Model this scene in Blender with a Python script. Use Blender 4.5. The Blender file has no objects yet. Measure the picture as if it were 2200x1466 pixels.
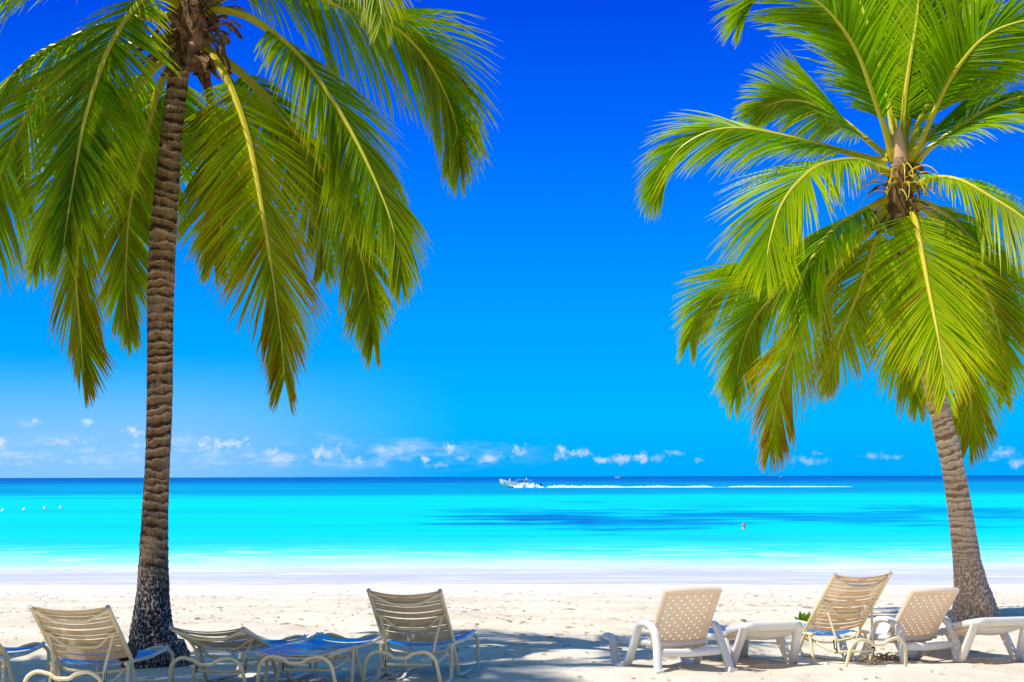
import bpy, bmesh, math, random
import numpy as np
from mathutils import Vector, Matrix
R = math.radians
rng = random.Random(11)
C = bpy.context.scene.collection
sc = bpy.context.scene

# ------------------------------------------------------------------ camera
FPX, W, H = 4600.0, 2200.0, 1466.0
CAMZ, SEA = 1.8, -0.35
PITCH = math.atan(291.0 / FPX)
cam = bpy.data.cameras.new('camera')
cam.sensor_width = 36.0
cam.lens = FPX / W * 36.0
cam.clip_start, cam.clip_end = 0.1, 60000.0
camo = bpy.data.objects.new('camera', cam)
C.objects.link(camo)
camo.matrix_world = (Matrix.Translation((0, 0, CAMZ)) @ Matrix.Rotation(math.pi / 2 + PITCH, 4, 'X')
                     @ Matrix.Rotation(R(-0.156), 4, 'Z'))
sc.camera = camo
CM = camo.matrix_world.to_3x3()

def ray(px, py):
    return (CM @ Vector((px - W / 2, H / 2 - py, -FPX))).normalized()

def at(px, py, Y):
    """the point at distance Y seen at that place of the photograph"""
    r = ray(px, py)
    return Vector((0, 0, CAMZ)) + r * (Y / r.y)

# ------------------------------------------------------------------ world and sun
SUN_EL, SUN_AZ = R(58), R(25)          # from the left, a little from behind the camera
to_sun = Vector((-math.cos(SUN_EL) * math.cos(SUN_AZ), -math.cos(SUN_EL) * math.sin(SUN_AZ), math.sin(SUN_EL)))
sun = bpy.data.lights.new('sun', 'SUN')
sun.energy, sun.angle, sun.color = 5.0, R(0.53), (1.0, 0.95, 0.87)
suno = bpy.data.objects.new('sun', sun)
suno.rotation_euler = (-to_sun).to_track_quat('-Z', 'Y').to_euler()
C.objects.link(suno)
sc.view_settings.view_transform = 'Standard'
sc.view_settings.look = 'None'
sc.view_settings.exposure = 0.25
sc.view_settings.gamma = 1.0

class NT:
    """small helper to write node trees"""
    def __init__(s, tree):
        s.t = tree; s.n = tree.nodes; s.l = tree.links
    def node(s, typ, **kw):
        n = s.n.new(typ)
        for k, v in kw.items(): setattr(n, k, v)
        return n
    def put(s, sock, v):
        if hasattr(v, 'is_linked') or isinstance(v, bpy.types.NodeSocket): s.l.new(v, sock)
        else: sock.default_value = v
    def m(s, op, a, b=None, c=None, clamp=False):
        n = s.node('ShaderNodeMath', operation=op, use_clamp=clamp)
        s.put(n.inputs[0], a)
        if b is not None: s.put(n.inputs[1], b)
        if c is not None: s.put(n.inputs[2], c)
        return n.outputs[0]
    def v(s, op, a, b=None):
        n = s.node('ShaderNodeVectorMath', operation=op)
        s.put(n.inputs[0], a)
        if b is not None: s.put(n.inputs[1], b)
        return n.outputs[1] if op in ('LENGTH', 'DOT_PRODUCT', 'DISTANCE') else n.outputs[0]
    def mix(s, f, a, b, typ='MIX'):
        n = s.node('ShaderNodeMix', data_type='RGBA', blend_type=typ)
        s.put(n.inputs[0], f)
        for i, x in ((6, a), (7, b)):
            if isinstance(x, tuple) and len(x) == 3: x = x + (1,)
            s.put(n.inputs[i], x)
        return n.outputs[2]
    def noise(s, vec, scale, detail=3.0, rough=0.55, dist=0.0):
        n = s.node('ShaderNodeTexNoise')
        if vec is not None: s.l.new(vec, n.inputs['Vector'])
        n.inputs['Scale'].default_value = scale
        n.inputs['Detail'].default_value = detail
        n.inputs['Roughness'].default_value = rough
        n.inputs['Distortion'].default_value = dist
        return n.outputs['Fac']
    def ramp(s, f, stops, interp='LINEAR'):
        n = s.node('ShaderNodeValToRGB')
        cr = n.color_ramp; cr.interpolation = interp
        while len(cr.elements) < len(stops): cr.elements.new(0.5)
        for e, (p, c) in zip(cr.elements, stops):
            e.position = p; e.color = tuple(c) + (1,) if len(c) == 3 else c
        s.put(n.inputs[0], f)
        return n.outputs[0]
    def rng(s, x, a, b, c=0.0, d=1.0, smooth=True):
        n = s.node('ShaderNodeMapRange', interpolation_type='SMOOTHSTEP' if smooth else 'LINEAR')
        s.put(n.inputs[0], x)
        for i, q in ((1, a), (2, b), (3, c), (4, d)): n.inputs[i].default_value = q
        return n.outputs[0]
    def comb(s, x, y, z=0.0):
        n = s.node('ShaderNodeCombineXYZ')
        for i, q in enumerate((x, y, z)): s.put(n.inputs[i], q)
        return n.outputs[0]
    def sep(s, vsock):
        n = s.node('ShaderNodeSeparateXYZ'); s.l.new(vsock, n.inputs[0])
        return n.outputs

def build_world():
    w = bpy.data.worlds.new('World'); sc.world = w; w.use_nodes = True
    T = NT(w.node_tree); T.n.clear()
    out = T.node('ShaderNodeOutputWorld')
    bg_day = T.node('ShaderNodeBackground'); bg_deep = T.node('ShaderNodeBackground')
    sky = T.node('ShaderNodeTexSky', sky_type='NISHITA')
    sky.sun_disc = False; sky.sun_elevation = SUN_EL
    sky.sun_rotation = math.atan2(to_sun.x, to_sun.y)
    T.l.new(sky.outputs[0], bg_day.inputs[0]); bg_day.inputs[1].default_value = 0.065
    d = T.node('ShaderNodeTexCoord').outputs['Generated']
    x, y, z = T.sep(d)
    el = T.m('MULTIPLY', T.m('ARCSINE', z), 180 / math.pi)
    az = T.m('MULTIPLY', T.m('ARCTAN2', x, y), 180 / math.pi)
    col = T.ramp(T.m('DIVIDE', el, 30.0), [
        (0.0, (0.0, 0.40, 1.0)), (0.05, (0.0, 0.47, 1.0)), (0.13, (0.0, 0.36, 1.0)), (0.22, (0.0, 0.24, 1.0)),
        (0.31, (0.0, 0.14, 0.97)), (0.42, (0.0, 0.07, 0.82)), (0.62, (0.0, 0.22, 0.85)), (1.0, (0.0, 0.30, 0.95))])
    # thin pale haze low on the left
    hz = T.m('MULTIPLY', T.rng(az, -1.0, -10.0), T.rng(el, 3.4, 0.6))
    col = T.mix(T.m('MULTIPLY', hz, 0.95), col, (0.25, 0.58, 1.0))
    # small fair weather clouds along the horizon
    vec = T.comb(az, el, 0.0)
    n1 = T.noise(vec, 3.6, 6.0, 0.62)
    nn = T.m('MULTIPLY', T.m('SUBTRACT', n1, 0.5), 3.4)
    total = None
    clouds = [(288, 922, 26, 19, 1.0), (478, 950, 72, 22, .8), (300, 952, 32, 13, .55), (62, 902, 34, 15, .5), (186, 902, 26, 12, .5),
              (5, 945, 18, 20, .6), (120, 940, 130, 11, .4), (200, 962, 40, 12, .35), (575, 966, 34, 15, .5), (700, 970, 90, 25, .55),
              (830, 962, 24, 12, .6), (885, 962, 22, 11, .6), (970, 958, 30, 24, .75), (910, 982, 26, 12, .55),
              (995, 978, 22, 11, .5), (1055, 980, 48, 18, .5), (1112, 966, 24, 22, .65), (1203, 968, 26, 22, .6), (1250, 970, 34, 14, .6),
              (1290, 984, 24, 11, .5), (1338, 980, 30, 16, .6), (1377, 975, 22, 17, .6), (1410, 978, 18, 13, .45), (1450, 968, 24, 12, .6),
              (1505, 984, 20, 8, .4), (1730, 985, 50, 14, .35), (1760, 970, 16, 7, .35), (1870, 975, 30, 12, .3), (1925, 978, 22, 9, .35),
              (2160, 970, 40, 18, .5), (2185, 990, 30, 14, .4), (760, 988, 60, 14, .4), (420, 985, 70, 10, .3), (940, 995, 40, 9, .35)]
    deg = 180 / math.pi
    for (px, py, w_, h_, op) in clouds:
        r = ray(px, py + 5)
        a0, e0 = math.atan2(r.x, r.y) * deg, math.asin(r.z) * deg
        k = FPX * math.pi / 180
        p = T.v('MULTIPLY', T.v('SUBTRACT', vec, (a0, e0, 0)), (k / (w_ * 1.1), k / (h_ * 1.05), 0))
        q = T.m('MULTIPLY_ADD', T.v('LENGTH', p), -1.0, T.m('ADD', nn, 0.80))
        q = T.rng(q, 0.0, 1.15, 0.0, min(1, op * 1.1))
        total = q if total is None else T.m('MAXIMUM', total, q)
    bank = T.noise(T.comb(T.m('MULTIPLY', az, 0.45), T.m('MULTIPLY', el, 1.6), 3.0), 1.5, 6.0, 0.6)
    bank = T.m('MULTIPLY', T.rng(bank, 0.44, 0.70), T.m('MULTIPLY', T.rng(el, 0.1, 0.45), T.rng(el, 1.35, 0.7)))
    total = T.m('MAXIMUM', total, T.m('MULTIPLY', bank, T.rng(az, 2.0, -5.0, 0.0, 0.5)))
    shade = T.noise(T.comb(az, T.m('ADD', el, 0.12), 0.0), 2.2, 6.0, 0.62)
    ccol = T.mix(T.rng(shade, 0.42, 0.62), (1.0, 0.98, 1.0), (0.50, 0.68, 1.0))
    col = T.mix(total, col, ccol)
    below = T.rng(el, -0.4, 0.0)
    col = T.mix(below, (0.0, 0.04, 0.25), col)
    T.l.new(col, bg_deep.inputs[0]); bg_deep.inputs[1].default_value = 0.86
    # deepest blue over the sea, paler sky on the sunward side behind
    f = T.rng(T.v('DOT_PRODUCT', d, tuple(to_sun)), 0.995, 0.5, 0.0, 1.0)
    f = T.m('MULTIPLY', f, T.rng(y, -0.6, 0.15, 0.2, 1.0))
    mx = T.node('ShaderNodeMixShader')
    T.l.new(f, mx.inputs[0]); T.l.new(bg_day.outputs[0], mx.inputs[1]); T.l.new(bg_deep.outputs[0], mx.inputs[2])
    T.l.new(mx.outputs[0], out.inputs[0])
build_world()

# ------------------------------------------------------------------ helpers
def mat(name):
    m = bpy.data.materials.new(name); m.use_nodes = True
    T = NT(m.node_tree); T.n.clear()
    out = T.node('ShaderNodeOutputMaterial')
    return m, T, out

def principled(T, out, col=None, rough=0.5, spec=0.4, **kw):
    p = T.node('ShaderNodeBsdfPrincipled')
    if col is not None:
        if isinstance(col, tuple): p.inputs['Base Color'].default_value = col + (1,)
        else: T.l.new(col, p.inputs['Base Color'])
    T.put(p.inputs['Roughness'], rough); p.inputs['Specular IOR Level'].default_value = spec
    for k, v in kw.items(): T.put(p.inputs[k], v)
    if out is not None: T.l.new(p.outputs[0], out.inputs[0])
    return p

def bump(T, p, h, strength, dist=0.01):
    b = T.node('ShaderNodeBump'); b.inputs['Strength'].default_value = strength; b.inputs['Distance'].default_value = dist
    T.l.new(h, b.inputs['Height']); T.l.new(b.outputs[0], p.inputs['Normal'])

def objpos(T): return T.node('ShaderNodeTexCoord').outputs['Object']
def worldpos(T): return T.node('ShaderNodeNewGeometry').outputs['Position']

def tag(o, label=None, cat=None, group=None, kind=None):
    for k, v in (('label', label), ('category', cat), ('group', group), ('kind', kind)):
        if v: o[k] = v
    return o

def empty(name, loc, rz=0.0):
    o = bpy.data.objects.new(name, None); C.objects.link(o)
    o.location = loc; o.rotation_euler = (0, 0, rz); o.empty_display_size = 0.2
    return o

class MB:
    """collects vertices and faces of one mesh"""
    def __init__(s): s.v, s.f, s.col, s.mi = [], [], [], None
    def add(s, vs, fs):
        k = len(s.v); s.v += [tuple(p) for p in vs]; s.f += [tuple(i + k for i in f) for f in fs]
    def box(s, c, d, M=None):
        hx, hy, hz = d[0] / 2, d[1] / 2, d[2] / 2
        vs = [Vector((sx * hx, sy * hy, sz * hz)) for sx in (-1, 1) for sy in (-1, 1) for sz in (-1, 1)]
        if M is not None: vs = [M @ p for p in vs]
        vs = [p + Vector(c) for p in vs]
        s.add(vs, [(0, 1, 3, 2), (4, 6, 7, 5), (0, 4, 5, 1), (2, 3, 7, 6), (0, 2, 6, 4), (1, 5, 7, 3)])
    def tube(s, pts, r, seg=8, cap=True):
        pts = [Vector(p) for p in pts]; n = len(pts)
        rad = r if hasattr(r, '__len__') else [r] * n
        up = None; rings = []
        for i, p in enumerate(pts):
            t = (pts[min(i + 1, n - 1)] - pts[max(i - 1, 0)]).normalized()
            if up is None: up = t.orthogonal().normalized()
            else: up = (up - t * up.dot(t)).normalized()
            b = t.cross(up)
            rings.append([p + (up * math.cos(a) + b * math.sin(a)) * rad[i] for a in [2 * math.pi * k / seg for k in range(seg)]])
        vs = [q for ring in rings for q in ring]
        fs = [(i * seg + k, i * seg + (k + 1) % seg, (i + 1) * seg + (k + 1) % seg, (i + 1) * seg + k)
              for i in range(n - 1) for k in range(seg)]
        if cap: fs += [tuple(range(seg - 1, -1, -1)), tuple((n - 1) * seg + k for k in range(seg))]
        s.add(vs, fs)
    def beam(s, pts, lat, w, d, taper=None):
        """rectangular bar swept along pts; lat = sideways axis, w = size along it, d = size in the plane of the path"""
        pts = [Vector(p) for p in pts]; lat = Vector(lat).normalized(); n = len(pts); vs = []
        for i, p in enumerate(pts):
            t = (pts[min(i + 1, n - 1)] - pts[max(i - 1, 0)]).normalized()
            q = lat.cross(t).normalized(); k = 1 if taper is None else taper(i / (n - 1))
            c = 0.22 * d * k
            for a, b in ((-w / 2, -d * k / 2 + c), (-w / 2, d * k / 2 - c), (-w / 2 + c, d * k / 2), (w / 2 - c, d * k / 2),
                         (w / 2, d * k / 2 - c), (w / 2, -d * k / 2 + c), (w / 2 - c, -d * k / 2), (-w / 2 + c, -d * k / 2)):
                vs.append(p + lat * a + q * b)
        g = 8
        fs = [(i * g + k, (i + 1) * g + k, (i + 1) * g + (k + 1) % g, i * g + (k + 1) % g) for i in range(n - 1) for k in range(g)]
        fs += [tuple(range(g)), tuple((n - 1) * g + k for k in range(g - 1, -1, -1))]
        s.add(vs, fs)
    def build(s, name, m, parent=None, smooth=True, loc=None):
        me = bpy.data.meshes.new(name); me.from_pydata(s.v, [], s.f); me.update()
        if s.col:
            ca = me.color_attributes.new('tint', 'FLOAT_COLOR', 'POINT')
            ca.data.foreach_set('color', np.array(s.col, dtype=np.float32).ravel())
        me.materials.append(m)
        me.polygons.foreach_set('use_smooth', [smooth] * len(me.polygons))
        if smooth:
            bm = bmesh.new(); bm.from_mesh(me)
            bmesh.ops.recalc_face_normals(bm, faces=bm.faces)
            for e in bm.edges:
                if len(e.link_faces) == 2 and e.calc_face_angle(0) > R(48): e.smooth = False
            bm.to_mesh(me); bm.free()
        o = bpy.data.objects.new(name, me); C.objects.link(o)
        if parent is not None: o.parent = parent
        if loc is not None: o.location = loc
        return o

def fillet(pts, r, n=5):
    """round the corners of a polyline"""
    pts = [Vector(p) for p in pts]; out = [pts[0]]
    for i in range(1, len(pts) - 1):
        a, b, c = pts[i - 1], pts[i], pts[i + 1]
        q = min(r, (a - b).length * 0.48, (c - b).length * 0.48)
        p0, p1 = b + (a - b).normalized() * q, b + (c - b).normalized() * q
        for k in range(n + 1):
            t = k / n
            out.append(p0 * (1 - t) ** 2 + b * 2 * t * (1 - t) + p1 * t * t)
    return out + [pts[-1]]

def catmull(pts, n):
    pts = [Vector(p) for p in pts]
    P = [pts[0] * 2 - pts[1]] + pts + [pts[-1] * 2 - pts[-2]]
    out = []
    for i in range(1, len(P) - 2):
        for k in range(12):
            t = k / 12
            out.append(0.5 * ((2 * P[i]) + (P[i + 1] - P[i - 1]) * t + (2 * P[i - 1] - 5 * P[i] + 4 * P[i + 1] - P[i + 2]) * t * t
                              + (3 * P[i] - P[i - 1] - 3 * P[i + 1] + P[i + 2]) * t ** 3))
    out.append(pts[-1])
    L = [0.0]
    for a, b in zip(out, out[1:]): L.append(L[-1] + (b - a).length)
    res = []; j = 0
    for k in range(n):
        s = L[-1] * k / (n - 1)
        while j < len(L) - 2 and L[j + 1] < s: j += 1
        t = (s - L[j]) / max(1e-9, L[j + 1] - L[j])
        res.append(out[j].lerp(out[j + 1], min(1, max(0, t))))
    return res, L[-1]

def children(o): return [c for c in bpy.data.objects if c.parent == o]
def copy_tree(o, parent=None):
    c = o.copy(); C.objects.link(c)
    if parent is not None: c.parent = parent
    for ch in children(o): copy_tree(ch, c)
    return c

def vnoise(x, y, seed=0):
    xi, yi = np.floor(x).astype(np.int64), np.floor(y).astype(np.int64)
    fx, fy = x - xi, y - yi
    fx, fy = fx * fx * (3 - 2 * fx), fy * fy * (3 - 2 * fy)
    def h(a, b):
        n = (a * 374761393 + b * 668265263 + seed * 1442695041) & 0xffffffff
        n = ((n ^ (n >> 13)) * 1274126177) & 0xffffffff
        return ((n ^ (n >> 16)) & 0xffff) / 65535.0
    return ((h(xi, yi) * (1 - fx) + h(xi + 1, yi) * fx) * (1 - fy) + (h(xi, yi + 1) * (1 - fx) + h(xi + 1, yi + 1) * fx) * fy) * 2 - 1

def sandz(x, y):
    x = np.asarray(x, float); y = np.asarray(y, float)
    base = np.where(y < 29, 0.0, -0.35 * (y - 29) / 14.4)
    base = np.where(y > 46, -0.415 - (y - 46) * 0.05, base)
    a = np.clip((38 - y) / 8, 0.12, 1.0)
    z = 0.035 * vnoise(x * 0.55, y * 0.5, 1) + 0.022 * vnoise(x * 1.7, y * 1.5, 2) + 0.012 * vnoise(x * 4.1, y * 3.7, 3) + 0.006 * vnoise(x * 9, y * 8, 4)
    # scuffed hollows left by feet
    f = vnoise(x * 2.6, y * 2.1, 7)
    z = z - 0.03 * np.clip(f - 0.35, 0, 1) / 0.65 + 0.02 * np.clip(-f - 0.5, 0, 1)
    return base + a * z - 0.01
def sz(x, y): return float(sandz(np.array([x]), np.array([y]))[0])

def grid_mesh(name, xs, ys, zf, m, kind='structure'):
    X, Y = np.meshgrid(xs, ys); Z = zf(X, Y)
    nx, ny = len(xs), len(ys)
    co = np.stack([X, Y, Z], -1).reshape(-1, 3).astype(np.float32)
    i = (np.arange(ny - 1)[:, None] * nx + np.arange(nx - 1)[None, :]).ravel()
    q = np.stack([i, i + 1, i + nx + 1, i + nx], -1).astype(np.int32)
    me = bpy.data.meshes.new(name)
    me.vertices.add(len(co)); me.vertices.foreach_set('co', co.ravel())
    me.loops.add(q.size); me.loops.foreach_set('vertex_index', q.ravel())
    me.polygons.add(len(q)); me.polygons.foreach_set('loop_start', np.arange(0, q.size, 4, dtype=np.int32))
    me.polygons.foreach_set('use_smooth', np.ones(len(q), dtype=bool))
    me.update(); me.validate()
    me.materials.append(m)
    o = bpy.data.objects.new(name, me); C.objects.link(o); o['kind'] = kind
    return o

# ------------------------------------------------------------------ sand
def sand_mat():
    m, T, out = mat('sand')
    p = worldpos(T)
    a = T.noise(p, 0.7, 4.0); b = T.noise(p, 28.0, 4.0, 0.7); c = T.noise(p, 6.0, 5.0, 0.65)
    col = T.mix(T.rng(a, 0.35, 0.65), (0.60, 0.53, 0.41), (0.69, 0.62, 0.50))
    col = T.mix(T.m('MULTIPLY', T.rng(c, 0.56, 0.74), 0.5), col, (0.56, 0.44, 0.30))
    col = T.mix(T.m('MULTIPLY', T.rng(b, 0.60, 0.78), 0.55), col, (0.40, 0.32, 0.22))
    y = T.sep(p)[1]
    col = T.mix(T.rng(y, 33.0, 42.5), col, (0.70, 0.655, 0.58))     # cleaner washed sand towards the water
    col = T.mix(T.rng(y, 43.0, 44.5), col, (0.60, 0.56, 0.55))
    pr = principled(T, out, col, 0.9, 0.15)
    h = T.m('ADD', T.m('MULTIPLY', T.noise(p, 14.0, 6.0, 0.7), 1.0), T.m('MULTIPLY', T.noise(p, 90.0, 3.0, 0.6), 0.2))
    bump(T, pr, h, 0.55, 0.05)
    return m
M_sand = sand_mat()
fine = np.arange(-11.5, 11.5, 0.05)
xs = np.concatenate([-np.geomspace(300, 12, 24), fine, np.geomspace(12, 300, 24)])
ys = np.concatenate([np.linspace(-80, 15, 30), np.arange(15.2, 32, 0.05), np.arange(32, 46, 0.1), np.linspace(46.5, 140, 20)])
grid_mesh('sand_beach', xs, ys, sandz, M_sand)

# ------------------------------------------------------------------ sea
def sea_mat():
    m, T, out = mat('sea')
    p = worldpos(T); x, y, z = T.sep(p)
    wob = T.noise(T.v('MULTIPLY', p, (0.055, 0.05, 0)), 1.0, 5.0, 0.6)
    wob2 = T.noise(T.v('MULTIPLY', p, (0.28, 0.5, 0)), 1.0, 6.0, 0.65)
    # log distance with a ragged offset: bands of depth run along the shore
    ly = T.m('LOGARITHM', y, math.e)
    amp = T.rng(y, 48.0, 120.0, 0.17, 0.34)
    ly = T.m('ADD', ly, T.m('MULTIPLY', T.m('SUBTRACT', wob, 0.5), amp))
    ly = T.m('ADD', ly, T.m('MULTIPLY', T.m('SUBTRACT', wob2, 0.5), T.rng(y, 44.0, 70.0, 0.16, 0.04)))
    L0, L1 = math.log(40), math.log(6000)
    def pos(v): return (math.log(FPX * (CAMZ - SEA) / v) - L0) / (L1 - L0)
    stops = [(pos(226), (0.58, 0.56, 0.57)), (pos(206), (0.53, 0.53, 0.59)), (pos(195), (0.58, 0.65, 0.68)), (pos(184), (0.36, 0.66, 0.72)),
             (pos(174), (0.20, 0.74, 0.84)), (pos(158), (0.03, 0.60, 0.74)), (pos(120), (0.0, 0.56, 0.72)), (pos(60), (0.0, 0.58, 0.75)),
             (pos(41), (0.0, 0.56, 0.74)), (pos(37), (0.0, 0.28, 0.46)), (pos(30), (0.0, 0.22, 0.38)), (pos(17), (0.0, 0.21, 0.38)),
             (pos(11), (0.0, 0.085, 0.34)), (pos(5), (0.0, 0.045, 0.26))]
    col = T.ramp(T.m('DIVIDE', T.m('SUBTRACT', ly, L0), L1 - L0), stops)
    # sea grass patches on the bottom, streaky
    def patch(px, py, wpx, hpx):
        v = py - 1024.0
        Y0 = FPX * (CAMZ - SEA) / v; X0 = (px - 1100) / FPX * Y0
        return X0, Y0, wpx / FPX * Y0, hpx * 1.2 / v * Y0
    gn = T.m('MULTIPLY', T.m('SUBTRACT', T.noise(T.v('MULTIPLY', p, (0.12, 0.16, 0)), 1.0, 7.0, 0.7), 0.5), 4.6)
    tot = None
    for a in ((1180, 1113, 270, 19, .95), (1010, 1110, 130, 9, .8), (1420, 1118, 300, 15, .85), (1580, 1107, 280, 15, .8), (1740, 1115, 240, 16, .75), (1880, 1110, 200, 12, .6),
              (2060, 1100, 280, 14, .7), (2110, 1113, 200, 10, .6), (1060, 1094, 140, 5, .5), (1330, 1096, 90, 4, .4), (1530, 1088, 90, 4, .35), (1250, 1080, 80, 3, .35), (1500, 1155, 260, 7, .22)):
        X0, Y0, w_, h_ = patch(*a[:4])
        q = T.v('MULTIPLY', T.v('SUBTRACT', p, (X0, Y0, SEA)), (1 / w_, 1 / h_, 0))
        q = T.m('MULTIPLY_ADD', T.v('LENGTH', q), -1.0, T.m('ADD', gn, 1.0))
        q = T.rng(q, 0.0, 0.8, 0.0, a[4])
        tot = q if tot is None else T.m('MAXIMUM', tot, q)
    col = T.mix(tot, col, (0.0, 0.105, 0.34))
    # streaks of lighter and darker water at every distance
    ls = T.noise(T.comb(T.m('MULTIPLY', T.m('DIVIDE', x, T.m('POWER', y, 0.8)), 1.1), T.m('MULTIPLY', T.m('LOGARITHM', y, math.e), 13.0), 0.0), 1.0, 6.0, 0.62)
    far = T.rng(y, 150.0, 320.0)
    mot = T.noise(T.v('MULTIPLY', p, (0.018, 0.05, 0)), 1.0, 5.0, 0.6)
    col = T.mix(T.m('MULTIPLY', T.rng(mot, 0.48, 0.66), T.rng(y, 56.0, 80.0, 0.0, 0.4)), col, (0.0, 0.42, 0.66))
    col = T.mix(T.m('MULTIPLY', T.rng(ls, 0.50, 0.68), T.m('MULTIPLY', T.rng(y, 85.0, 240.0, 0.10, 0.8), T.rng(y, 700.0, 1200.0, 1.0, 0.15))), col, (0.0, 0.30, 0.52))
    col = T.mix(T.m('MULTIPLY', T.m('MULTIPLY', T.rng(ls, 0.47, 0.36), far), T.rng(y, 900.0, 500.0, 0.0, 0.55)), col, (0.0, 0.44, 0.62))
    st = T.noise(T.v('MULTIPLY', p, (0.03, 0.22, 0)), 1.0, 6.0, 0.65)
    col = T.mix(T.m('MULTIPLY', T.rng(st, 0.50, 0.70), T.rng(y, 50.0, 90.0, 0.0, 0.5)), col, (0.0, 0.36, 0.60))
    # foam lace in the wash
    fo = T.noise(T.v('MULTIPLY', p, (0.30, 0.9, 0)), 1.0, 8.0, 0.72, 1.2)
    ff = T.m('MULTIPLY', T.rng(fo, 0.50, 0.58), T.rng(y, 72.0, 52.0))
    col = T.mix(T.m('MULTIPLY', ff, 0.75), col, (0.68, 0.70, 0.72))
    wet = T.noise(T.v('MULTIPLY', p, (0.16, 0.9, 0)), 1.0, 6.0, 0.66, 0.4)
    col = T.mix(T.m('MULTIPLY', T.rng(wet, 0.42, 0.60), T.rng(y, 54.0, 46.0, 0.0, .8)), col, (0.45, 0.45, 0.52))
    pr = principled(T, None, col, 0.45, 0.12)
    h = T.noise(T.v('MULTIPLY', p, (0.5, 1.6, 0)), 1.0, 5.0, 0.6)
    bump(T, pr, h, 0.25, 0.15)
    T.l.new(pr.outputs[0], out.inputs[0])
    return m
def seaz(x, y):
    near = np.clip((75 - y) / 25, 0, 1) * np.clip((60 - np.abs(x)) / 20, 0, 1)
    return SEA + 0.035 * near * vnoise(x * 0.13, y * 0.45, 21) + 0.015 * near * vnoise(x * 0.5, y * 1.4, 22)
sx = np.concatenate([-np.geomspace(30000, 41, 40), np.linspace(-40, 40, 160), np.geomspace(41, 30000, 40)])
sy = np.concatenate([np.arange(41.5, 75, 0.25), np.geomspace(75.5, 40000, 90)])
grid_mesh('sea_water', sx, sy, seaz, sea_mat())

# ------------------------------------------------------------------ palms
def leaf_mat(name, gloss=0.35):
    m, T, out = mat(name)
    at_ = T.node('ShaderNodeAttribute', attribute_name='tint')
    col = at_.outputs['Color']
    p = objpos(T)
    n = T.noise(p, 3.0, 3.0)
    col = T.mix(T.m('MULTIPLY', T.rng(n, 0.45, 0.7), 0.3), col, T.mix(1.0, col, (1.4, 1.25, 0.6), 'MULTIPLY'))
    pr = principled(T, None, col, gloss, 0.16)
    tl = T.node('ShaderNodeBsdfTranslucent')
    T.l.new(T.mix(1.0, col, (1.75, 2.9, 0.2), 'MULTIPLY'), tl.inputs[0])
    mx = T.node('ShaderNodeMixShader'); mx.inputs[0].default_value = 0.38
    T.l.new(pr.outputs[0], mx.inputs[1]); T.l.new(tl.outputs[0], mx.inputs[2])
    T.l.new(mx.outputs[0], out.inputs[0])
    return m
M_leaf = leaf_mat('palm_leaflet')

def rib_mat():
    m, T, out = mat('palm_midrib')
    at_ = T.node('ShaderNodeAttribute', attribute_name='tint')
    n = T.noise(objpos(T), 25.0, 4.0, 0.7)
    col = T.mix(T.m('MULTIPLY', T.rng(n, 0.58, 0.75), 0.5), at_.outputs['Color'], (0.22, 0.10, 0.03))
    principled(T, out, col, 0.4, 0.4)
    return m
M_rib = rib_mat()

def trunk_mat(name, pale, mid, dark, basecol):
    m, T, out = mat(name)
    at_ = T.node('ShaderNodeAttribute', attribute_name='tint')
    ring, hgt, rnd = T.node('ShaderNodeSeparateColor'), None, None
    T.l.new(at_.outputs['Color'], ring.inputs[0])
    rg, hg, rd = ring.outputs[0], ring.outputs[1], ring.outputs[2]
    p = objpos(T)
    n = T.noise(p, 9.0, 6.0, 0.7); n2 = T.noise(T.v('MULTIPLY', p, (40, 40, 5)), 1.0, 4.0, 0.7)
    n3 = T.noise(p, 2.6, 5.0, 0.65, 0.8)
    band = T.m('ADD', rg, T.m('MULTIPLY', T.m('SUBTRACT', n, 0.5), 1.1))
    band = T.m('ADD', band, T.m('MULTIPLY', T.m('SUBTRACT', rd, 0.5), 0.35))
    col = T.ramp(band, [(0.0, dark), (0.20, dark), (0.42, mid), (0.66, mid), (0.80, pale), (0.97, pale), (1.0, dark)])
    col = T.mix(T.m('MULTIPLY', T.rng(T.noise(p, 4.5, 6.0, 0.72), 0.48, 0.62), 0.75), col, T.mix(T.noise(p, 11.0, 4.0, 0.7), dark, pale))
    col = T.mix(T.m('MULTIPLY', T.rng(n2, 0.52, 0.66), 0.55), col, dark)
    col = T.mix(T.m('MULTIPLY', T.rng(n3, 0.56, 0.66), T.rng(hg, 0.45, 0.2, 0.0, 0.85)), col, dark)
    fl = T.noise(T.v('MULTIPLY', p, (62, 62, 24)), 1.0, 3.0, 0.6)
    bcol = T.mix(T.rng(fl, 0.50, 0.60), basecol[0], basecol[1])
    col = T.mix(T.rng(T.m('ADD', hg, T.m('MULTIPLY', T.m('SUBTRACT', n, 0.5), 0.12)), 0.2, 0.1), col, bcol)
    pr = principled(T, out, col, 0.85, 0.2)
    h = T.m('ADD', T.m('MULTIPLY', n2, 0.5), T.m('ADD', n, fl))
    bump(T, pr, h, 0.8, 0.02)
    return m

def husk_mat():
    m, T, out = mat('palm_husk')
    p = objpos(T)
    n = T.noise(T.v('MULTIPLY', p, (30, 30, 4)), 1.0, 5.0, 0.7)
    n2 = T.noise(p, 3.0, 3.0)
    col = T.mix(T.rng(n, 0.4, 0.65), (0.10, 0.05, 0.02), (0.36, 0.20, 0.10))
    col = T.mix(T.m('MULTIPLY', T.rng(n2, 0.55, 0.7), 0.6), col, (0.52, 0.34, 0.20))
    pr = principled(T, out, col, 0.9, 0.15)
    bump(T, pr, n, 0.8, 0.02)
    return m
M_husk = husk_mat()

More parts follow.
